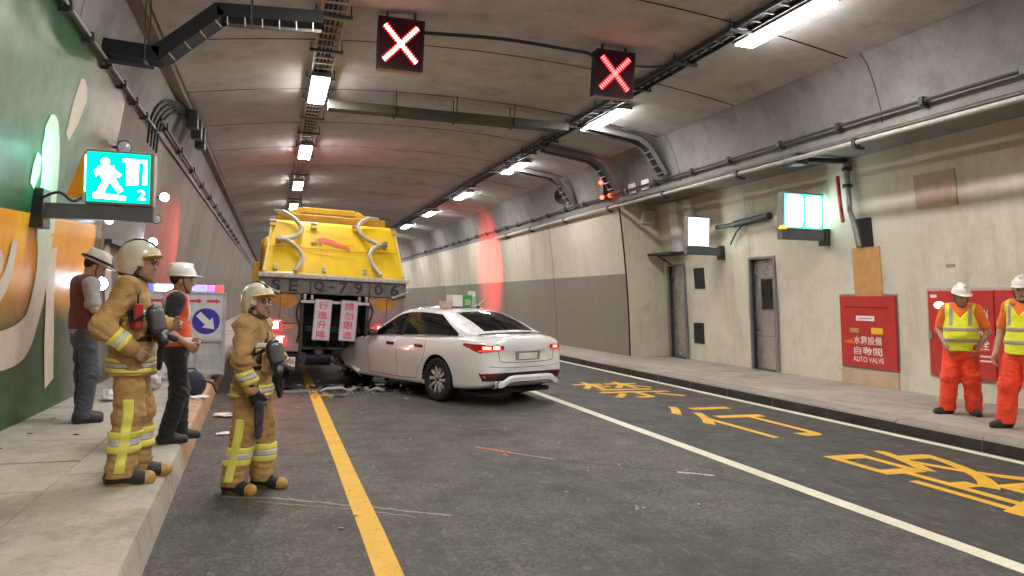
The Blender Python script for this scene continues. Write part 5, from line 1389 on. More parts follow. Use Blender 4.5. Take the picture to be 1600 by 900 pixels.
M_skin = mat('skin', (.42, .24, .16), .5, var=.1, scale=20)
M_hair = mat('hair', (.012, .010, .009), .6)
M_lens = mat('lens_dark', (.03, .025, .025), .1)
M_eyew = mat('eye', (.55, .52, .5), .25); M_lip_ = mat('lip', (.30, .12, .10), .5)
M_turn = mat_fabric('turnout_tan', (.50, .295, .105), .32)
M_refl_y = mat('reflective_yellow_glow', (.72, .66, .12), .4, emit=(.7, .7, .15), estr=.05)  # weak glow added for the light the tape sends back
M_refl_w = mat('reflective_silver', (.62, .62, .64), .35, var=.12)
M_cream = mat('helmet_cream', (.62, .58, .46), .28, coat=.4)
M_boot = mat_fabric('boot_black', (.018, .017, .016), .3, .6)
M_boott = mat('boot_toe_tan', (.46, .27, .07), .6, var=.3, scale=20)
M_glove = mat_fabric('glove_navy', (.018, .016, .03), .3)
HX = 9.0e-3
def person(label, loc, rz, pose, H=1.72, head=(0, 0), group=None):
    t = thing('person', label, 'person', loc, rot=(0, 0, R(rz)), group=group); k = H / 1.72
    J = dict(pelvis=(0, 0, .95), waist=(0, .005, 1.08), chest=(0, 0, 1.30), neck=(0, -.005, 1.46), headc=(0, .03, 1.595),
             shL=(-.175, -.01, 1.415), shR=(.175, -.01, 1.415), elL=(-.24, -.03, 1.14), elR=(.24, -.03, 1.14), wrL=(-.25, .04, .90), wrR=(.25, .04, .90),
             hiL=(-.09, 0, .93), hiR=(.09, 0, .93), knL=(-.10, .03, .50), knR=(.10, .03, .50), anL=(-.11, -.02, .085), anR=(.11, -.02, .085), tdL=(0, 1), tdR=(0, 1))
    J.update(pose)
    J = {a: np.array(b, float) * (k if len(b) == 3 else 1) for a, b in J.items()}
    HM = Matrix.Translation(J['headc']) @ Matrix.Rotation(R(head[0]), 4, 'Z') @ Matrix.Rotation(R(head[1]), 4, 'X')
    return t, J, k, HM
def hp(HM, *p): return np.array(HM @ Vector(p))
def torso(F, J, k, inf=0.0, hem=None):
    F.cone(J['pelvis'], J['waist'], (.150 + inf) * k, (.140 + inf) * k, .05, .72)
    F.cone(J['waist'], J['chest'], (.140 + inf) * k, (.158 + inf) * k, .05, .68)
    F.cone(J['shL'] + [.03, 0, 0], J['shR'] - [.03, 0, 0], (.062 + inf * .7) * k, (.062 + inf * .7) * k, .07)
def arm(F, J, k, s, r, cut=1.0, kk=.03):
    F.cone(J['sh' + s], J['el' + s], r[0] * k, r[1] * k, kk)
    e = J['el' + s]; w = J['wr' + s]; F.cone(e, e + (w - e) * cut, r[1] * k, (r[1] + (r[2] - r[1]) * cut) * k, kk)
def leg(F, J, k, s, r, kk=.03):
    F.cone(J['hi' + s], J['kn' + s], r[0] * k, r[1] * k, kk); F.cone(J['kn' + s], J['an' + s], r[1] * k, r[2] * k, kk)
def hand(F, J, k, s, curl=.5, inf=0.0, fwd_=None):
    e, w = Vector(J['el' + s]), Vector(J['wr' + s]); d = (w - e).normalized() if fwd_ is None else Vector(fwd_).normalized()
    inward = Vector((1 if s == 'L' else -1, 0, 0)); nrm = inward - d * inward.dot(d)
    if nrm.length < .2: nrm = Vector((0, 0, -1)) - d * -d.z
    nrm.normalize(); side = d.cross(nrm).normalized()
    if side.y < 0: side = -side                      # thumb side looks forward
    for i, (o, ln) in enumerate(((.032, .070), (.011, .078), (-.010, .074), (-.030, .060))):
        kn = w + (d * .088 + side * o) * k; F.cone(w + side * o * .5 * k, kn, (.017 + inf) * k, (.0125 + inf) * k, .012)
        a = kn; ang = 0
        for seg in (.48, .30, .22):
            ang += curl * .9; dd = d * cos(ang) + nrm * sin(ang); b = a + dd * ln * seg * 1.25 * k
            F.cone(a, b, (.0105 + inf) * k, (.0095 + inf) * k, .004); a = b
    th = w + (d * .03 + side * .03) * k; t1 = th + (d * .035 + side * .030 + nrm * .012) * k; t2 = t1 + (d * .032 + side * .004 + nrm * .014) * k
    F.cone(th, t1, (.014 + inf) * k, (.012 + inf) * k, .008); F.cone(t1, t2, (.012 + inf) * k, (.010 + inf) * k, .004)
def box_of(J, pad=.22):
    P = np.array([v for v in J.values() if len(v) == 3]); return P.min(0) - pad, P.max(0) + pad
def skin_body(t, J, k, HM, curl=(.5, .5)):
    lo, hi = box_of(J); lo[2] = -.01; F = Field(lo, hi, HX)
    torso(F, J, k)
    for i, s in enumerate('LR'):
        arm(F, J, k, s, (.050, .042, .029)); leg(F, J, k, s, (.085, .058, .042)); hand(F, J, k, s, curl[i])
        a = J['an' + s]; d = np.array([*J['td' + s], 0.]); d /= np.linalg.norm(d)
        F.cone(a - [0, 0, .04 * k], a + d * .13 * k - [0, 0, .05 * k], .034 * k, .028 * k, .03)
    F.cone(J['neck'] - [0, 0, .06 * k], hp(HM, 0, -.02, -.06), .060 * k, .054 * k, .03)
    q = lambda *p: hp(HM, *[x * k for x in p])
    F.ell(q(0, -.012, .035), (.075 * k, .095 * k, .092 * k), .03, HM); F.ell(q(0, .030, -.030), (.060 * k, .066 * k, .088 * k), .03, HM)
    F.cone(q(0, .088, .005), q(0, .112, -.030), .010 * k, .015 * k, .016); F.cone(q(-.032, .082, .028), q(.032, .082, .028), .012 * k, .012 * k, .02)
    F.cone(q(-.022, .080, -.062), q(.022, .080, -.062), .012 * k, .012 * k, .012); F.ell(q(0, .068, -.098), (.028 * k, .022 * k, .02 * k), .02, HM)
    for sx in (-1, 1): F.ell(q(sx * .076, -.012, -.012), (.010 * k, .022 * k, .032 * k), .008, HM)
    F.mesh('body', M_skin, t)
    for sx in (-1, 1):
        MB().lathe([(0, -.004), (.008, -.002), (.0095, 0), (.007, .003), (0, .004)], HM @ Matrix.Scale(k, 4) @ frame((sx * .031, .091, .010), (1, 0, 0), (0, 0, 1)) @ Matrix.Rotation(pi, 4, 'X'), 12).build('eye', mat('eye_brown', (.07, .045, .035), .2), t, smooth=True)
        MB().tube([HM @ (Vector((sx * .016, .0975, .030)) * k), HM @ (Vector((sx * .034, .096, .034)) * k), HM @ (Vector((sx * .050, .086, .028)) * k)], .0045 * k, 6).build('eyebrow', M_hair, t)
    MB().tube([HM @ (Vector((x, .0945 - abs(x) * .3, -.060)) * k) for x in (-.022, -.01, 0, .01, .022)], .005 * k, 6).build('mouth', M_lip_, t, smooth=True)
def hair_cap(t, HM, k, r=1.06, low=-.03):
    F = Field((-.13, -.15, -.12), (.13, .15, .16), .007); F.ell((0, -.014, .038), (.075 * r, .095 * r, .092 * r), 0)
    X, Y, Z = F.grid(); F.cut(np.maximum(low - Z + (Y > .02) * 0, (Y - .035) * .8 - (Z - .05) * .9) + 0 * X)
    F.mesh('hair', M_hair, t, HM @ Matrix.Scale(k, 4))
def hard_hat(t, HM, k, m_, strap=True):
    F = Field((-.17, -.19, -.06), (.17, .24, .20), .007); F.ell((0, -.005, .055), (.112, .138, .128), 0)
    F.cone((0, -.10, .165), (0, .09, .165), .018, .016, .03)
    X, Y, Z = F.grid(); F.cut(.050 - Z + 0 * X + 0 * Y)
    G = Field((-.17, -.19, -.06), (.17, .24, .20), .007); G.ell((0, .004, .052), (.119, .149, .013), 0); G.ell((0, .085, .046), (.085, .105, .012), .01)
    F.D = np.minimum(F.D, G.D); h = F.mesh('helmet', m_, t, HM @ Matrix.Scale(k, 4))
    if strap:
        for sx in (-1, 1): MB().tube([HM @ (Vector(p) * k) for p in ((sx * .092, .01, .05), (sx * .084, .02, -.04), (sx * .05, .06, -.11), (0, .075, -.128))], .006 * k, 6).build('chin_strap', M_black, h)
    return h
def fire_helmet(t, HM, k):
    F = Field((-.18, -.20, -.16), (.18, .22, .20), .007); F.ell((0, -.015, .045), (.125, .152, .130), 0); F.ell((0, -.035, -.03), (.118, .128, .12), .03)
    X, Y, Z = F.grid(); F.cut(np.maximum(-.095 - Z - (Y > .0) * 0, np.maximum((Y - .045) - np.maximum(0, Z - .060) * 9, -1) + 0 * Z) + 0 * X)
    F.cut((-.02 - Z) - np.maximum(0, .02 - Y) * 3 + 0 * X)
    h = F.mesh('helmet', M_cream, t, HM @ Matrix.Scale(k, 4))
    F = Field((-.18, -.20, -.20), (.18, .22, .16), .007); F.ell((0, -.035, -.045), (.112, .125, .115), 0); F.cut(np.maximum(-.15 - F.grid()[2], F.grid()[1] - .015) + 0 * F.grid()[0])
    F.mesh('neck_guard', mat_fabric('neck_guard_dark', (.03, .015, .02), .3), t, HM @ Matrix.Scale(k, 4))
    G = Field((-.16, -.02, -.05), (.16, .24, .14), .006); G.ell((0, .075, .052), (.118, .120, .030), 0); X, Y, Z = G.grid(); G.cut(np.maximum(.050 - Z + (Y - .08) * .35, .045 - Y) + 0 * X)
    G.mesh('peak', mat('peak_yellow', (.75, .50, .12), .35), h, HM @ Matrix.Scale(k, 4))
    MB().grid([[HM @ (Vector((x, y, z)) * k) for x in (-.016, 0, .016)] for y, z in ((.10, .125), (.06, .160), (0, .178), (-.06, .172), (-.12, .142), (-.155, .085))]).build('crest', M_black, h, smooth=True, solid=.008)
    MB().tube([HM @ (Vector(p) * k) for p in ((.105, .0, -.06), (.09, .04, -.10), (.03, .075, -.128), (-.03, .075, -.128), (-.09, .04, -.10), (-.105, 0, -.06))], .008 * k, 6).build('chin_strap', M_black, h)
    MB().tube([HM @ (Vector(p) * k) for p in ((-.10, -.10, -.11), (0, -.15, -.125), (.10, -.10, -.11))], .013 * k, 6).build('neck_band', M_refl_y, h)
    return h
def glasses(t, HM, k):
    for sx in (-1, 1):
        MB().tube([HM @ (Vector((sx * .032 + .022 * cos(a), .108 - .006 * abs(cos(a)), .010 + .017 * sin(a))) * k) for a in np.linspace(0, 2 * pi, 13)], .0028 * k, 5).build('glasses', M_black, t)
def shoes(t, J, k, kind):
    for s in 'LR':
        a = J['an' + s]; d = np.array([*J['td' + s], 0.]); d /= np.linalg.norm(d)
        lo = a - .24; hi = a + .30; lo[2] = -.005; z0 = a[2] - .085 * k
        F = Field(lo, hi, .008); g = 1.18 if kind == 'boot' else 1.0
        heel = a - d * .045 * k; heel[2] = z0 + .042 * k; toe = a + d * .155 * k * g; toe[2] = z0 + .038 * k
        F.cone(heel, toe, .046 * k * g, .044 * k * g, .02); F.cone(a + [0, 0, (.12 if kind == 'boot' else .02) * k], heel + [0, 0, .02], .060 * k * g, .048 * k * g, .03); F.cone(a + d * .02, toe - d * .05, .05 * k * g, .045 * k * g, .03)
        F.cut(z0 + .002 - F.grid()[2] + 0 * F.grid()[0] + 0 * F.grid()[1])
        b = F.mesh('boot' if kind == 'boot' else 'shoe', M_boot, t)
        if kind == 'boot':
            G = Field(lo, hi, .008); G.cone(toe - d * .012 * k, toe + d * .002, .0475 * k * g, .0465 * k * g, .02); X, Y, Z = G.grid(); G.cut(z0 + .002 - Z + 0 * X + 0 * Y); G.mesh('toe_cap', M_boott, b)
        G = Field(lo, hi, .008); G.cone(heel, toe, .050 * k * g, .048 * k * g, .02); X, Y, Z = G.grid(); G.cut(np.maximum(z0 - Z, Z - z0 - .022 * k) + 0 * X + 0 * Y)
        G.mesh('sole', M_rub if kind != 'boot' else M_boott, b)
def trousers(t, J, k, m_, r, wr=.004, seed=1, name='trousers', ankle=.03):
    lo, hi = box_of(J, .2); lo[2] = -.01; hi[2] = 1.2; F = Field(lo, hi, .010)
    F.cone(J['pelvis'] + [0, 0, .08 * k], J['pelvis'] - [0, 0, .05 * k], (.160 + r[3]) * k, (.158 + r[3]) * k, .04, .74)
    for s in 'LR': leg(F, J, k, s, r, .045)
    if wr:
        F.wrinkle(wr * .7, 26, seed); F.wrinkle(wr * .35, 60, seed + 9)
        for i_, s in enumerate('LR'):
            F.crease(J['kn' + s], .16, .0075, 46, seed + i_, (.5 * (1 if s == 'L' else -1), .4)); F.crease(J['an' + s] + [0, 0, .10], .13, .009, 58, seed + 5 + i_, (.2, .3)); F.crease(J['hi' + s] - [0, 0, .06], .14, .006, 40, seed + 8 + i_, (.9 * (1 if s == 'L' else -1), .5))
    X, Y, Z = F.grid(); F.cut(np.maximum(ankle * k - Z, Z - 1.06 * k) + 0 * X + 0 * Y)
    return F.mesh(name, m_, t), F
def band(t, J, k, name, m_, build, plane, w, inf, wr=None, limit=None):
    # a strip cut from an inflated copy of the garment
    lo, hi = box_of(J, .22); lo[2] = 0
    if limit is not None: lo, hi = np.array(limit[0]) - limit[1] - .02, np.array(limit[0]) + limit[1] + .02
    else: lo[2], hi[2] = plane[0][2] - w, plane[0][2] + w
    F = Field(lo, hi, .008); build(F)
    if wr: F.wrinkle(*wr)
    F.D = F.D - inf; X, Y, Z = F.grid(); p, nrm = plane; nrm = np.array(nrm, float) / np.linalg.norm(nrm)
    d = np.abs((X - p[0]) * nrm[0] + (Y - p[1]) * nrm[1] + (Z - p[2]) * nrm[2]) - w / 2
    F.cut(d)
    if limit is not None: F.cut(np.sqrt((X - limit[0][0]) ** 2 + (Y - limit[0][1]) ** 2 + (Z - limit[0][2]) ** 2) - limit[1])
    return F.mesh(name, m_, t, smooth=0)

def firefighter(label, loc, rz, pose, H, head, curl, gloves, seed):
    t, J, k, HM = person(label, loc, rz, pose, H, head, 'firefighters in tan turnout gear')
    skin_body(t, J, k, HM, curl); hair_cap(t, HM, k); fire_helmet(t, HM, k); glasses(t, HM, k); shoes(t, J, k, 'boot')
    rl = (.110, .097, .100, .022); tw = (.0095, 26, seed)
    tr, _ = trousers(t, J, k, M_turn, rl, tw[0], seed, ankle=.06)
    for s in 'LR':
        B = lambda F, s=s: leg(F, J, k, s, rl, .045)
        z = J['an' + s][2] + .23 * k
        for dz, m_ in ((.05, M_refl_y), (0, M_refl_w), (-.05, M_refl_y)): band(t, J, k, 'leg_stripe', m_, B, ((0, 0, z + dz * k), (0, 0, 1)), .050 * k, .012, tw)
        # stripe running down the outside of the leg
        q = J['kn' + s]; sx = -1 if s == 'L' else 1
        lo, hi = [f_(np.array([J[a + s] for a in ('hi', 'kn', 'an')]), 0) + o_ for f_, o_ in ((np.min, -.2), (np.max, .2))]; hi[2] = J['kn' + s][2] + .15; F = Field(lo, hi, .008); B(F); F.wrinkle(*tw); F.D = F.D - .0135; X, Y, Z = F.grid()
        ycen = np.interp(Z, [J['an' + s][2], J['kn' + s][2], J['hi' + s][2]], [J['an' + s][1], J['kn' + s][1], J['hi' + s][1]])
        xcen = np.interp(Z, [J['an' + s][2], J['kn' + s][2], J['hi' + s][2]], [J['an' + s][0], J['kn' + s][0], J['hi' + s][0]])
        F.cut(np.maximum(np.abs(Y - ycen) - .034, np.maximum(-(X - xcen) * sx, np.maximum(Z - J['kn' + s][2] - .12, .10 - Z)))); F.mesh('side_stripe', M_refl_y, t, smooth=0)
    def coat(F):
        F.cone(J['pelvis'] - [0, 0, .20 * k], J['waist'], .208 * k, .170 * k, .05, .84); F.cone(J['waist'], J['chest'], .170 * k, .168 * k, .05, .78)
        F.cone(J['shL'] + [.02, 0, 0], J['shR'] - [.02, 0, 0], .080 * k, .080 * k, .08); F.cone(J['neck'] - [0, .0, .03 * k], J['neck'] + [0, .005, .035 * k], .088 * k, .076 * k, .03)
    def sleeves(F):
        for s in 'LR': arm(F, J, k, s, (.076, .070, .062), .92, .05)
    lo, hi = box_of(J, .24); lo[2] = .5; F = Field(lo, hi, .010); coat(F); sleeves(F); F.wrinkle(.0075, 24, seed + 3); F.wrinkle(.003, 58, seed + 9)
    for i_, s in enumerate('LR'):
        F.crease(J['el' + s], .15, .009, 44, seed + i_, (.5, .6)); F.crease(J['sh' + s] * .7 + J['el' + s] * .3, .12, .006, 40, seed + 4 + i_, (.9, .3))
    F.crease(J['waist'], .22, .006, 34, seed + 7, (.3, .2))
    X, Y, Z = F.grid(); F.cut((J['pelvis'][2] - .18 * k) - Z + .012 * np.sin(9 * X + 7 * Y)); F.mesh('turnout_coat', M_turn, t)
    F = Field(J['neck'] - .16, J['neck'] + .16, .008); F.cone(J['neck'] - [0, 0, .01], J['neck'] + [0, .01, .055 * k], .092 * k, .080 * k, .02); X, Y, Z = F.grid(); F.cut(np.maximum(J['neck'][2] - .015 - Z, Z - J['neck'][2] - .05 * k) + 0 * X + 0 * Y); F.mesh('collar', mat_fabric('collar_dark', (.03, .02, .02), .3), t)
    cw_ = (.0075, 24, seed + 3)
    zc = J['chest'][2]; zh = J['pelvis'][2]
    for z, m_, w in ((zh - .055 * k, M_refl_y, .028), (zh - .090 * k, M_refl_w, .030), (zh - .125 * k, M_refl_y, .028), (zc - .06 * k, M_refl_w, .042), (zc - .098 * k, M_refl_y, .02)): band(t, J, k, 'coat_stripe', m_, coat, ((0, 0, z), (0, 0, 1)), w * k, .008, cw_)
    for s in 'LR':
        e, w = J['el' + s], J['wr' + s]; d = (w - e) / np.linalg.norm(w - e)
        B = lambda F, s=s: arm(F, J, k, s, (.076, .070, .062), .92, .05)
        for o, m_ in ((.42, M_refl_y), (.56, M_refl_w), (.70, M_refl_y)):
            c = e + (w - e) * o; band(t, J, k, 'sleeve_stripe', m_, B, (c, d), .036 * k, .010, cw_, (c, .15))
        if s in gloves:
            F = Field(J['wr' + s] - .26, J['wr' + s] + .26, .008); hand(F, J, k, s, .55, .008); F.cone(e + (w - e) * .86, w + d * .03, .058 * k, .045 * k, .02); F.mesh('glove', M_glove, t)
    band(t, J, k, 'belt', mat_fabric('belt_black', (.02, .018, .018), .3), coat, ((0, 0, J['waist'][2] - .03 * k), (0, 0, 1)), .04 * k, .006, cw_)
    lo2, hi2 = box_of(J, .22); lo2[2] = J['waist'][2]; hi2[2] = J['neck'][2] + .1; F = Field(lo2, hi2, .008); coat(F); F.wrinkle(*cw_); F.D = F.D - .006; X, Y, Z = F.grid()
    F.cut(np.abs(X * .8 + (Z - J['chest'][2]) * .45 - .02) - .018 + 0 * Y); F.mesh('shoulder_strap', M_black, t, smooth=0)
    F = Field(lo2, hi2, .008); coat(F); F.wrinkle(*cw_); F.D = F.D - .006; X, Y, Z = F.grid(); F.cut(np.maximum(np.abs(X) - .022, .02 - Y) + 0 * Z); F.mesh('front_flap', M_turn, t, smooth=0)
    # chest pocket and front flap
    for sx in (-1, 1):
        p = Vector((sx * .09 * k, .15 * k, zc - .20 * k)); MB().box((-.065, -.012, -.075), (.065, .018, .075), Matrix.Translation(p)).build('pocket', M_turn, t, bevel=.012)
    return t, J, k, HM
t, J, k, HM = firefighter('taller firefighter in tan gear standing on the left pavement in front of the mural', (-.98, 5.99, .2), -84,
    dict(elR=(.285, -.17, 1.14), wrR=(.26, .02, .985), shR=(.18, -.03, 1.42), elL=(-.27, .06, 1.15), wrL=(-.12, .25, 1.14), knL=(-.10, .06, .50), anL=(-.12, .05, .085), anR=(.12, -.05, .085), knR=(.10, .0, .50), headc=(0, .05, 1.60)), 1.70, (-20, -4), (.6, .8), '', 21)
def breathing_mask(label, loc, rz, s_=1.0):
    t = thing('breathing_mask', label, 'breathing mask', loc, rot=(0, R(8), R(rz)))
    F = Field((-.16, -.16, -.20), (.16, .22, .18), .007); F.cone((0, .0, .07), (0, .02, -.06), .078 * s_, .062 * s_, .02, .62); F.ell((0, .05, -.075), (.05, .05, .045), .02); F.cone((.03, .06, -.08), (.075, .11, -.10), .036, .038, .008); F.cone((-.03, .06, -.08), (-.07, .10, -.11), .026, .024, .008); F.mesh('mask_body', M_black, t)
    F = Field((-.16, -.10, -.14), (.16, .16, .18), .007); F.cone((0, .012, .075), (0, .03, -.02), .070 * s_, .064 * s_, 0, .66); X, Y, Z = F.grid(); F.cut(np.maximum(.02 - Y, np.maximum(-.03 - Z, Z - .12)) + 0 * X); F.mesh('visor', mat('visor_clear', (.10, .10, .11), .08, spec=.8), t)
    MB().tube(cm([(.06, .08, -.11), (.05, .06, -.24), (-.03, -.02, -.32), (-.10, -.06, -.20)], 6), .017, 8).build('air_hose', M_rub, t, smooth=True)
    for sx in (-1, 1): MB().tube(cm([(sx * .08, -.02, .08), (sx * .11, -.10, .04), (sx * .06, -.16, .10)], 5), .012, 6).build('strap', M_rub, t, smooth=True)
    return t
def red_pouch(label, loc, rz):
    t = thing('radio_pouch', label, 'radio pouch', loc, rot=(0, 0, R(rz)))
    MB().box((-.05, -.03, -.09), (.05, .03, .09)).build('pouch', mat_fabric('pouch_red', (.45, .03, .04), .3), t, bevel=.015)
    MB().box((-.03, -.036, -.04), (.03, .036, .05)).build('flap', M_black, t, bevel=.008)
    MB().tube([(0.02, 0, .08), (.02, 0, .16)], .006, 6).build('antenna', M_black, t)
breathing_mask('black breathing mask hanging at the chest of the taller firefighter', (-.80, 5.80, 1.34), -120, 1.0)
red_pouch('red radio pouch on the chest of the taller firefighter', (-.92, 5.79, 1.40), -60)

t, J, k, HM = firefighter('shorter firefighter in tan gear and glasses standing on the road', (-.15, 6.34, 0), -112,
    dict(elR=(.27, .02, 1.13), wrR=(.24, .11, .87), elL=(-.27, .05, 1.14), wrL=(-.10, .22, 1.10), anL=(-.11, .06, .085), knL=(-.10, .07, .50), anR=(.12, -.10, .085), knR=(.10, -.02, .50), tdL=(.15, 1), tdR=(.3, 1), headc=(0, .04, 1.60)), 1.62, (-26, 0), (.5, .7), 'R', 43)
breathing_mask('black breathing mask held at the chest of the shorter firefighter', (.02, 6.12, 1.08), -140, 1.0)
t = thing('pair_of_gloves', 'dark spare gloves dangling from the hand of the shorter firefighter', 'gloves', (-.10, 6.05, .55), rot=(0, 0, R(-110)))
for kk, (dx, rot_) in enumerate(((-.02, 8), (.03, -12))):
    F = Field((-.14, -.08, -.26), (.14, .08, .12), .008); F.cone((0, 0, .06), (0, 0, -.06), .045, .05, .02, .6)
    for q, o in enumerate((-.04, -.014, .014, .04)): F.cone((o * .8, 0, -.05), (o * 1.3, 0, -.16 - .015 * (q in (1, 2))), .015, .013, .006)
    F.cone((.045, 0, -.01), (.085, .01, -.08), .016, .013, .01)
    F.mesh('glove', M_glove, t, Matrix.Translation((dx, .03 * kk, .10)) @ Matrix.Rotation(R(rot_), 4, 'Y'))

def worker(label, loc, rz, pose, H, head, shirt, vest, pants, seed, helmet, curl=(.5, .5), stripes=None, group=None, sleeve=.0, pr=(.098, .082, .075, .012), belly=0.0, shoe='shoe', hem=.0):
    t, J, k, HM = person(label, loc, rz, pose, H, head, group)
    skin_body(t, J, k, HM, curl); hair_cap(t, HM, k, 1.07, -.045); hard_hat(t, HM, k, helmet); shoes(t, J, k, shoe)
    trousers(t, J, k, pants, pr, .006, seed, ankle=.05)
    def tor(F, inf=0):
        F.cone(J['pelvis'] - [0, 0, .02 * k], J['waist'], (.172 + inf) * k, (.160 + inf + belly) * k, .05, .78); F.cone(J['waist'], J['chest'], (.160 + inf + belly) * k, (.172 + inf) * k, .05, .72)
        F.cone(J['shL'] + [.03, 0, 0], J['shR'] - [.03, 0, 0], (.072 + inf) * k, (.072 + inf) * k, .07)
        if belly: F.ell(J['waist'] + [0, .05, .02], (.15 + inf, .12 + inf, .15 + inf), .05)
    lo, hi = box_of(J, .22); lo[2] = .6; F = Field(lo, hi, .010); tor(F)
    for s in 'LR':
        F.cone(J['sh' + s], J['el' + s] * .75 + J['sh' + s] * .25, .076 * k, .068 * k, .05)
        if sleeve: F.cone(J['el' + s], J['el' + s] * (1 - sleeve) + J['wr' + s] * sleeve, .062 * k, .05 * k, .04)
    F.cone(J['neck'] - [0, 0, .04], J['neck'] + [0, 0, .008], .075 * k, .066 * k, .03)
    F.wrinkle(.004, 26, seed + 1); F.crease(J['waist'], .2, .006, 36, seed + 3, (.4, .2)); X, Y, Z = F.grid(); F.cut((J['pelvis'][2] - .05 * k) - Z + 0 * X + 0 * Y); F.mesh('shirt', shirt, t)
    vw = (.006, 22, seed + 2); zt = J['shL'][2]
    def vst(F):
        tor(F, .018)
        if hem: F.cone(J['pelvis'] - [0, 0, .09 * k], J['waist'], .200 * k, .178 * k, .05, .80)
    def arm_cut(X, Y, Z): return np.maximum((np.abs(X) - (.192 + .035 * np.clip((zt - .16 * k - Z) * 8, 0, 1)) * k), -9)
    def vneck(X, Y, Z): return np.minimum(np.minimum(Y - .0, (Z - (J['chest'][2] + .0 * k)) - np.abs(X) * 1.3), 1)
    F = Field(lo, hi, .009); vst(F); F.wrinkle(*vw); X, Y, Z = F.grid(); F.cut(arm_cut(X, Y, Z)); F.cut((J['pelvis'][2] - hem * k) - Z + 0 * X + 0 * Y); F.cut(vneck(X, Y, Z)); v = F.mesh('vest', vest, t)
    def vb(z, w, m_):
        F = Field((*lo[:2], z - w), (*hi[:2], z + w), .008); vst(F); F.wrinkle(*vw); F.D = F.D - .005; X, Y, Z = F.grid(); F.cut(arm_cut(X, Y, Z) - .003); F.cut(np.abs(Z - z) - w / 2 + 0 * X + 0 * Y); F.mesh('reflective_band', m_, v, smooth=0)
    def vs2(x, w, m_):
        F = Field(lo, hi, .008); vst(F); F.wrinkle(*vw); F.D = F.D - .005; X, Y, Z = F.grid(); F.cut(np.abs(np.abs(X) - x) - w / 2 + 0 * Z + 0 * Y); F.cut(J['chest'][2] - .10 * k - Z + 0 * X + 0 * Y); F.cut(vneck(X, Y, Z)); F.mesh('shoulder_band', m_, v, smooth=0)
    for z in (stripes or {}).get('z', ()): vb(z * k, .05 * k, stripes['m'])
    if stripes and stripes.get('x'): vs2(stripes['x'] * k, .05 * k, stripes['m'])
    return t, J, k, HM
M_hw = mat('helmet_white', (.72, .70, .66), .3, coat=.3)
M_grey = mat('vest_grey_tape', (.36, .32, .26), .45)
worker('worker in black shirt, orange vest and white helmet beside the arrow board', (-.86, 7.50, .2), -78,
    dict(elR=(.25, -.13, 1.14), wrR=(.20, .08, .98), elL=(-.27, -.06, 1.12), wrL=(-.14, .14, 1.0), anL=(-.10, .07, .085), anR=(.11, -.07, .085), knL=(-.09, .06, .5), headc=(0, .045, 1.60)), 1.60, (-6, 0),
    mat_fabric('shirt_black', (.014, .013, .015), .3), mat_fabric('vest_orange', (.75, .10, .03), .2), mat_fabric('trousers_black', (.012, .012, .014), .3), 61, M_hw, (.7, .7), dict(z=(1.02,), x=.11, m=M_refl_w))
t, J, k, HM = worker('worker in grey shirt, dark red vest and jeans looking down by the left wall', (-1.90, 8.85, .2), -62,
    dict(elR=(.24, .02, 1.15), wrR=(.14, .22, 1.08), elL=(-.24, .03, 1.15), wrL=(-.10, .25, 1.08), anL=(-.10, .03, .085), anR=(.10, -.03, .085), headc=(0, .075, 1.585), neck=(0, .015, 1.46)), 1.78, (-10, -24),
    mat_fabric('shirt_grey', (.36, .35, .34), .2), mat_fabric('vest_dark_red', (.13, .025, .025), .3), mat_fabric('jeans', (.07, .075, .10), .35), 77, M_hw, (.6, .6))
MB().tube([HM @ (Vector((.125 * cos(a), .155 * sin(a), .075)) * k) for a in np.linspace(0, 2 * pi, 25)], .014, 6).build('goggle_strap', M_black, t, smooth=True)
M_vy = mat_fabric('vest_yellow', (.82, .84, .03), .12); M_ro = mat_fabric('trousers_red_orange', (.90, .065, .02), .15); M_so = mat_fabric('shirt_orange', (.85, .17, .02), .15)
P5 = worker('worker in yellow vest and red trousers standing left on the right pavement', (8.78, 7.60, .15), 128,
    dict(elL=(-.31, -.02, 1.13), wrL=(-.20, .06, .89), elR=(.27, -.06, 1.14), wrR=(.17, .10, .93), anL=(-.16, .02, .085), anR=(.15, .06, .085), knL=(-.13, .05, .50), knR=(.12, .08, .50), tdL=(-.4, 1), tdR=(.9, .8), headc=(0, .055, 1.59)), 1.70, (26, -14),
    M_so, M_vy, M_ro, 91, M_hw, (.5, .5), dict(z=(1.0, 1.15), x=.11, m=M_grey), 'workers in yellow vests', pr=(.115, .105, .10, .02), belly=.02, hem=.09)
P6 = worker('worker in yellow vest and red trousers cut by the right picture edge', (8.45, 6.46, .15), 100,
    dict(elL=(-.36, -.04, 1.15), wrL=(-.22, .02, .96), elR=(.26, .0, 1.12), wrR=(.27, .10, .86), anL=(-.22, -.06, .085), anR=(.16, .08, .085), knL=(-.15, .05, .50), knR=(.13, .08, .50), tdL=(-.3, 1), tdR=(.4, 1), headc=(0, .05, 1.60)), 1.76, (20, -6),
    M_so, M_vy, M_ro, 103, M_hw, (.5, .5), dict(z=(1.0, 1.15), x=.11, m=M_grey), 'workers in yellow vests', pr=(.115, .105, .10, .02), hem=.09)
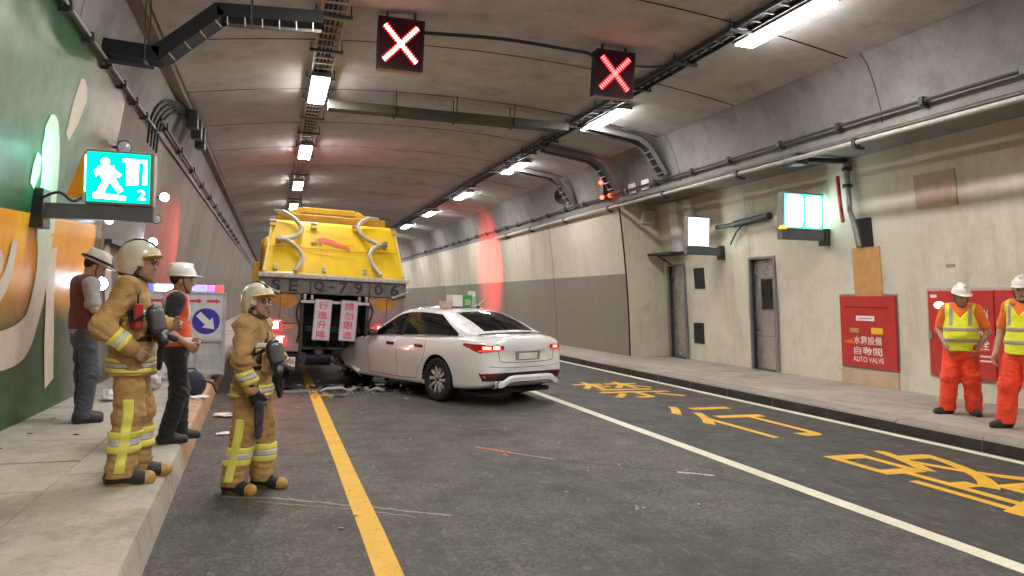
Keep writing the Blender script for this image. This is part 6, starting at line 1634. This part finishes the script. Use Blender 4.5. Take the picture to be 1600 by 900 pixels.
# ------------------------------------------------------------------ arrow board on the left pavement
t = thing('arrow_board', 'white traffic diversion board with red arrows and blue disc', 'traffic sign', (-1.38, 13.2, .2))
M_bw = mat('arrow_board_white', (.72, .72, .76), .4)
M_bf = mat('arrow_board_frame', (.55, .56, .62), .35, .3)
MB().box((-1.96, 13.2, .86), (-.80, 13.26, 1.585)).build('panel', M_bw, t, bevel=.008)
fr = MB()
for a, b in (((-2.0, 13.18, .24), (-1.955, 13.28, 1.62)), ((-.805, 13.18, .24), (-.76, 13.28, 1.62)), ((-1.955, 13.18, 1.585), (-.805, 13.28, 1.62)), ((-1.955, 13.18, .80), (-.805, 13.28, .845)), ((-1.955, 13.18, .26), (-.805, 13.28, .33)), ((-1.2, 13.18, .33), (-1.16, 13.28, .80))): fr.box(a, b)
fr.build('frame', M_bf, t, bevel=.005)
MB().box((-1.95, 13.22, .33), (-.81, 13.24, .80)).build('lower_panel', mat('lower_panel', (.50, .52, .55), .3), t)
for x in (-1.9, -.9): MB().box((x - .05, 13.0, .2), (x + .05, 13.5, .255)).build('foot', M_black, t, bevel=.01)
M_rar = mat('arrow_red', (.75, .06, .09), .45)
for k in range(4):
    x = -1.88 + k * .275; pts = [(0, .02), (.14, .02), (.14, 0), (.21, .042), (.14, .085), (.14, .062), (0, .062)]
    MB().prism(pts, .004, frame((x, 13.199, 1.43), (1, 0, 0), (0, 0, 1))).build('red_arrow', M_rar, t)
for xx in (-1.06, -1.66):
    d = MB().lathe([(0, .006), (.215, .006), (.215, 0)], frame((xx, 13.198, 1.14), (1, 0, 0), (0, 0, 1)), 36).build('blue_disc', mat('disc_blue', (.05, .04, .42), .4), t)
    pts = [(-.17, -.05), (.03, -.05), (.03, -.115), (.185, 0), (.03, .115), (.03, .05), (-.17, .05)]
    MB().prism(pts, .004, frame((xx, 13.191, 1.14), (1, 0, -1), (1, 0, 1))).build('white_arrow', mat('arrow_white', (.82, .82, .86), .4), d)
lamps = [(-2.0, -1.86, (.05, .08, .9), 2.5), (-1.85, -1.47, (.75, .85, 1.0), 2.2), (-1.46, -1.28, (.5, .5, .9), .8), (-1.27, -1.06, (.45, .42, .85), .8), (-1.05, -.94, (.35, .15, .95), 1.6), (-.93, -.80, (.9, .08, .08), 1.2)]
for i, (a, b, c_, s_) in enumerate(lamps):
    MB().box((a, 13.17, 1.625), (b, 13.29, 1.74)).build('beacon_lens', mat('beacon_lens_%d' % i, c_, .3, emit=c_, estr=s_), t, bevel=.02)
# ------------------------------------------------------------------ litter and debris
rb = random.Random(5)
def litter(name, x, y, z, r, label, cat_, m_, flat=.25, seed=1, group=None):
    q = random.Random(seed); bm = bmesh.new(); bmesh.ops.create_icosphere(bm, subdivisions=3, radius=r)
    ph = [q.uniform(0, 6) for _ in range(6)]
    for v in bm.verts:
        k = 1 + .28 * sin(v.co.x / r * 3 + ph[0]) * sin(v.co.y / r * 4 + ph[1]) + .18 * sin(v.co.z / r * 6 + ph[2] + v.co.x / r * 5)
        v.co = Vector((v.co.x * k * q.uniform(.97, 1.03), v.co.y * k * .8, max(-.9 * r, v.co.z * k) * flat))
    lo = min(v.co.z for v in bm.verts)
    for v in bm.verts: v.co.z -= lo
    me = bpy.data.meshes.new(name); bm.to_mesh(me); bm.free(); me.materials.append(m_)
    o = link(name, me, None, smooth=True, angle=30); o.location = (x, y, z); o.rotation_euler[2] = q.uniform(0, 6)
    return tag(o, label, cat_, group)
M_paper = mat('paper', (.72, .70, .68), .8); M_bagw = mat('plastic_bag', (.66, .68, .72), .35)
litter('crumpled_paper', -.58, 10.25, .001, .12, 'crumpled white paper in the gutter behind the firefighter in the road', 'litter', M_paper, .22, 2)
litter('crumpled_paper', -.50, 8.95, .001, .09, 'small white scrap lying in the gutter nearer the camera', 'litter', M_paper, .12, 3)
litter('crumpled_paper', -.9, 10.6, .201, .13, 'white scrap on the kerb beside the dark bag', 'litter', M_paper, .15, 4)
litter('plastic_bag', -1.72, 11.6, .201, .26, 'pale plastic bag on the pavement behind the firefighter', 'bag', M_bagw, 1.1, 6)
litter('plastic_bag', -1.95, 10.6, .201, .14, 'small pale bag on the pavement by the left wall', 'bag', M_bagw, .5, 9)
t = thing('dark_bag', 'dark backpack lying on the pavement by the striped kerb', 'bag', (-1.05, 10.9, .2), rot=(0, 0, R(20)))
bm = bmesh.new(); bmesh.ops.create_icosphere(bm, subdivisions=3, radius=.19)
for v in bm.verts:
    v.co = Vector((v.co.x * 1.1, v.co.y * .75, max(-.15, v.co.z) * (.95 + .1 * sin(v.co.x * 20)))) + Vector((0, 0, .15))
me = bpy.data.meshes.new('bag_body'); bm.to_mesh(me); bm.free(); me.materials.append(mat_fabric('bag_navy', (.02, .025, .05), .3)); link('bag_body', me, t, smooth=True)
MB().tube(cm([(.1, -.1, .22), (.25, -.12, .16), (.33, -.05, .03), (.42, .05, .02)], 6), .014, 7).build('strap', M_rub, t, smooth=True)
MB().tube(cm([(-.08, 0, .28), (-.04, 0, .36), (.05, 0, .36), (.08, 0, .28)], 6), .011, 7).build('handle', M_rub, t, smooth=True)
M_gl = mat('glass_sheet', (.32, .42, .38), .15, spec=.8)
t = MB().prism([(-.35, -.12), (-.05, -.2), (.32, -.02), (.36, .13), (.1, .2), (-.3, .06)], .012, frame((.34, 12.75, .004), (1, .2, 0), (0, 1, 0))).build('plastic_sheet', M_gl)
tag(t, 'pale green plastic sheet lying under the rear of the truck', 'debris')
t = MB().prism([(-.13, -.04), (.12, -.05), (.15, .03), (-.1, .05)], .012, frame((.80, 12.1, .006), (1, 0, 0), (0, 1, 0))).build('plastic_fragment', mat('frag_yellow', (.75, .50, .05), .5)); tag(t, 'small yellow fragment at the end of the yellow line', 'debris')
t = litter('dark_fragment', 1.02, 11.95, .001, .09, 'flat dark fragment on the road right of the yellow fragment', 'debris', M_rub, .12, 12)
bits = MB()
for k in range(210):
    x, y = rb.gauss(1.3, .75), rb.gauss(12.75, .6); s3 = rb.uniform(.008, .045)
    if k > 175: x, y, s3 = rb.uniform(-.4, 4), rb.uniform(5, 11), rb.uniform(.006, .018)
    a = Matrix.Translation((x, y, .004)) @ Matrix.Rotation(rb.uniform(0, 3), 4, 'Z')
    bits.box((-s3, -s3 * .6, 0), (s3, s3 * .6, s3 * .4), a)
o = bits.build('crash_shards', mat('shards', (.30, .30, .31), .3, var=.5, scale=3)); o['kind'] = 'stuff'; tag(o, 'scatter of small broken shards on the road around the crash', 'debris')
M_fw = mat('bumper_white', (.40, .40, .40), .4)
for i_, (x, y, a_, sc_, m_, lb) in enumerate(((1.05, 12.55, 20, 1.0, M_fw, 'long white bumper fragment on the road under the truck'), (.72, 13.0, 70, .7, M_rub, 'black torn plastic strip behind the truck'), (1.62, 12.5, -25, .6, M_fw, 'short white plastic fragment before the crushed wing'))):
    P = []
    for q in range(9):
        u = q / 8; P.append([((u - .5) * .62 * sc_, .03 * sin(5 * u + i_) + v * .07 * sc_, .012 + .05 * sc_ * abs(sin(4 * u + i_)) + .03 * v * (1 - v) * 4 + .01 * sin(13 * u)) for v in (0, .5, 1)])
    o = MB().grid(P).build('bumper_fragment', m_, None, smooth=True, solid=.006); o.location = (x, y, .0); o.rotation_euler[2] = R(a_); tag(o, lb, 'debris')
M_oil = mat('fluid', (.012, .011, .010), .08)
for (x, y, rx, ry, s_) in ((1.35, 13.2, 1.2, .5, 3), (.6, 12.75, .35, .13, 5)):
    n = 40; pts = []
    for q in range(n):
        a = q * 2 * pi / n; k = 1 + .18 * sin(3 * a + s_) + .1 * sin(7 * a + 2 * s_) + .06 * sin(13 * a)
        pts.append((x + rx * k * cos(a), y + ry * k * sin(a), .002))
    MB().add(pts, [tuple(range(n))]).build('fluid_stain', M_oil, road)
